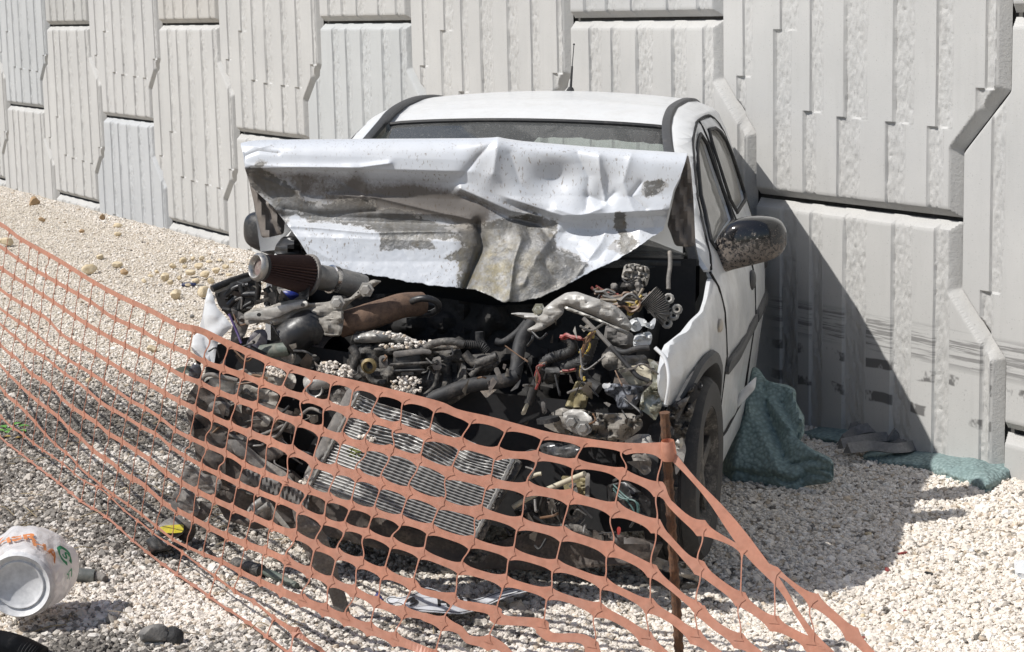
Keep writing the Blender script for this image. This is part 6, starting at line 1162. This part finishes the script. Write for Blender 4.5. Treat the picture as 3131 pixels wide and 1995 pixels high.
# small pieces
gpoly('plastic_shard', t5([(560, 870), (590, 815), (625, 860), (670, 930), (640, 940), (575, 910)]), .012, BLUEP, 'dark blue plastic shard left of the number plate', 'shard', step=6)
sd = empty('screwdriver', on_ground(580, 870, 0), 'screwdriver with a blue and black handle below the rubble heap', 'screwdriver')
a, b = on_ground(557, 872, .014), on_ground(600, 871, .014); build('handle', *tube([a, a+(b-a)*.15, a+(b-a)*.8, b], [.010, .016, .015, .008], 12), dirty('navy_handle', (.012, .02, .07), (.03, .03, .04), 30, .5, .8, .35, .6), sd); build('shaft', *tube([b, on_ground(628, 873, .010)], .004, 8), ALU, sd)
gpoly('white_panel', [(3100, 1716), (3150, 1708), (3180, 1740), (3150, 1762), (3105, 1752)], .02, dirty('white_plastic', (.68, .70, .72), (.5, .5, .5), 20, .5, .8, .35, .5), 'white flat plastic panel at the right edge of the picture', 'panel piece', thick=.02, step=10)
for poly, m, lb in ((z6b([(1035, 820), (1100, 800), (1140, 800), (1090, 818)]), REDP, 'thin red plastic splinter, highest of the red bits on the sunny gravel'), (z6b([(955, 925), (980, 908), (1012, 940), (995, 946)]), REDP, 'red triangular shard on the sunny gravel near the shadow edge'),
                    (z6b([(1090, 1222), (1120, 1222), (1172, 1245), (1130, 1245)]), REDP, 'flat red shard below the triangular one'), (z6b([(775, 1435), (800, 1412), (832, 1420), (800, 1445)]), REDP, 'dark red shard at the lower end of the net, far right'),
                    (z6b([(1560, 785), (1600, 772), (1622, 795), (1590, 798)]), PAINT, 'small white chip on the gravel, right of the shadow'), (z6b([(1240, 945), (1300, 945), (1330, 970), (1300, 968)]), BLACKP, 'black sliver on the sunny gravel, left of its smaller twin'), (z6b([(1330, 945), (1372, 938), (1360, 955), (1335, 958)]), GREYP, 'short grey sliver right of the black one')):
    gpoly('plastic_shard', poly, .012, m, lb, 'shard', step=5, thick=.004, dome=.004)
ch = build('corrugated_hose', *tube([on_ground(-40, 1962, .02), on_ground(20, 1972, .025), on_ground(75, 1990, .02), on_ground(125, 2015, .0)], .034, 18, n=60, corr=.10), RUBBER, None, angle=25, origin=on_ground(20, 1985, 0)); tag(ch, 'black corrugated hose poking in at the bottom left corner', 'hose')
bo = empty('bottle', on_ground(280, 1768, 0), 'small dark bottle with a pale cap lying behind the carrier bag', 'bottle')
a, b = on_ground(246, 1762, .022), on_ground(292, 1764, .020); build('body', *tube([a-(b-a)*.8, a, b], [.026, .026, .024], 16), dirty('grey_glass', (.12, .125, .115), (.2, .19, .17), 20, .5, .75, .25, .6), bo); build('cap', *tube([b, b+(b-a)*.3, on_ground(322, 1772, .016)], [.018, .017, .012], 14), GREYP, bo)
wd = empty('weed', on_ground(40, 1318, 0), 'small weed with bright green leaves by the net at the left edge', 'plant')
GRNL = dirty('green_leaf', (.10, .28, .04), (.16, .30, .07), 40, .45, .7, .5, .7); YEL = dirty('yellow_leaf', (.40, .27, .06), (.3, .2, .08), 40, .45, .7, .6, .7)
for x, y, an, s, m in ((18, 1300, 2.4, .05, GRNL), (14, 1310, 2.9, .045, GRNL), (28, 1308, 1.8, .04, GRNL), (40, 1292, .9, .05, GRNL), (54, 1297, .2, .05, GRNL), (60, 1308, -.6, .04, GRNL), (34, 1328, 3.0, .035, YEL), (45, 1332, .3, .035, YEL), (25, 1316, 2.2, .04, GRNL)):
    c = on_ground(x, y+8, .012); d = np.array([math.cos(an), math.sin(an), .5]); sdv = np.array([-math.sin(an), math.cos(an), 0]); V = []
    for t, w_ in ((0, .02), (.3, .42), (.6, .40), (.85, .2), (1, .02)): q = c+d*s*t-np.array([0, 0, .5*s*t*t]); V += [q-sdv*s*w_*.8, q+np.array([0, 0, -.004]), q+sdv*s*w_*.8]
    build('leaf', V, [[3*i+j, 3*i+j+1, 3*i+j+4, 3*i+j+3] for i in range(4) for j in range(2)], m, wd, angle=180)
# dry grass and twigs scattered in the trampled gravel
mb = MB(); rs = np.random.default_rng(5)
for _ in range(260):
    x, y = rs.uniform(0, 1500), rs.uniform(1150, 1980); g = on_ground(x, y, .008)
    if rs.random() > dirtiness(np.array(g[0]), np.array(g[1]))*1.2: continue
    an = rs.uniform(0, 6.28); L = rs.uniform(.03, .13); d = np.array([math.cos(an), math.sin(an), rs.uniform(-.05, .35)])
    mb.add(*tube([g, g+d*L*.5+rs.normal(0, .006, 3)+[0, 0, .006], g+d*L], rs.uniform(.0009, .002), 4, n=5))
tag(mb.build('dry_grass', dirty('straw', (.34, .27, .16), (.18, .14, .09), 30, .45, .7, .8, .9, 0, 0), None), 'dry grass stalks and twigs lying in the gravel', 'grass', kind='stuff')
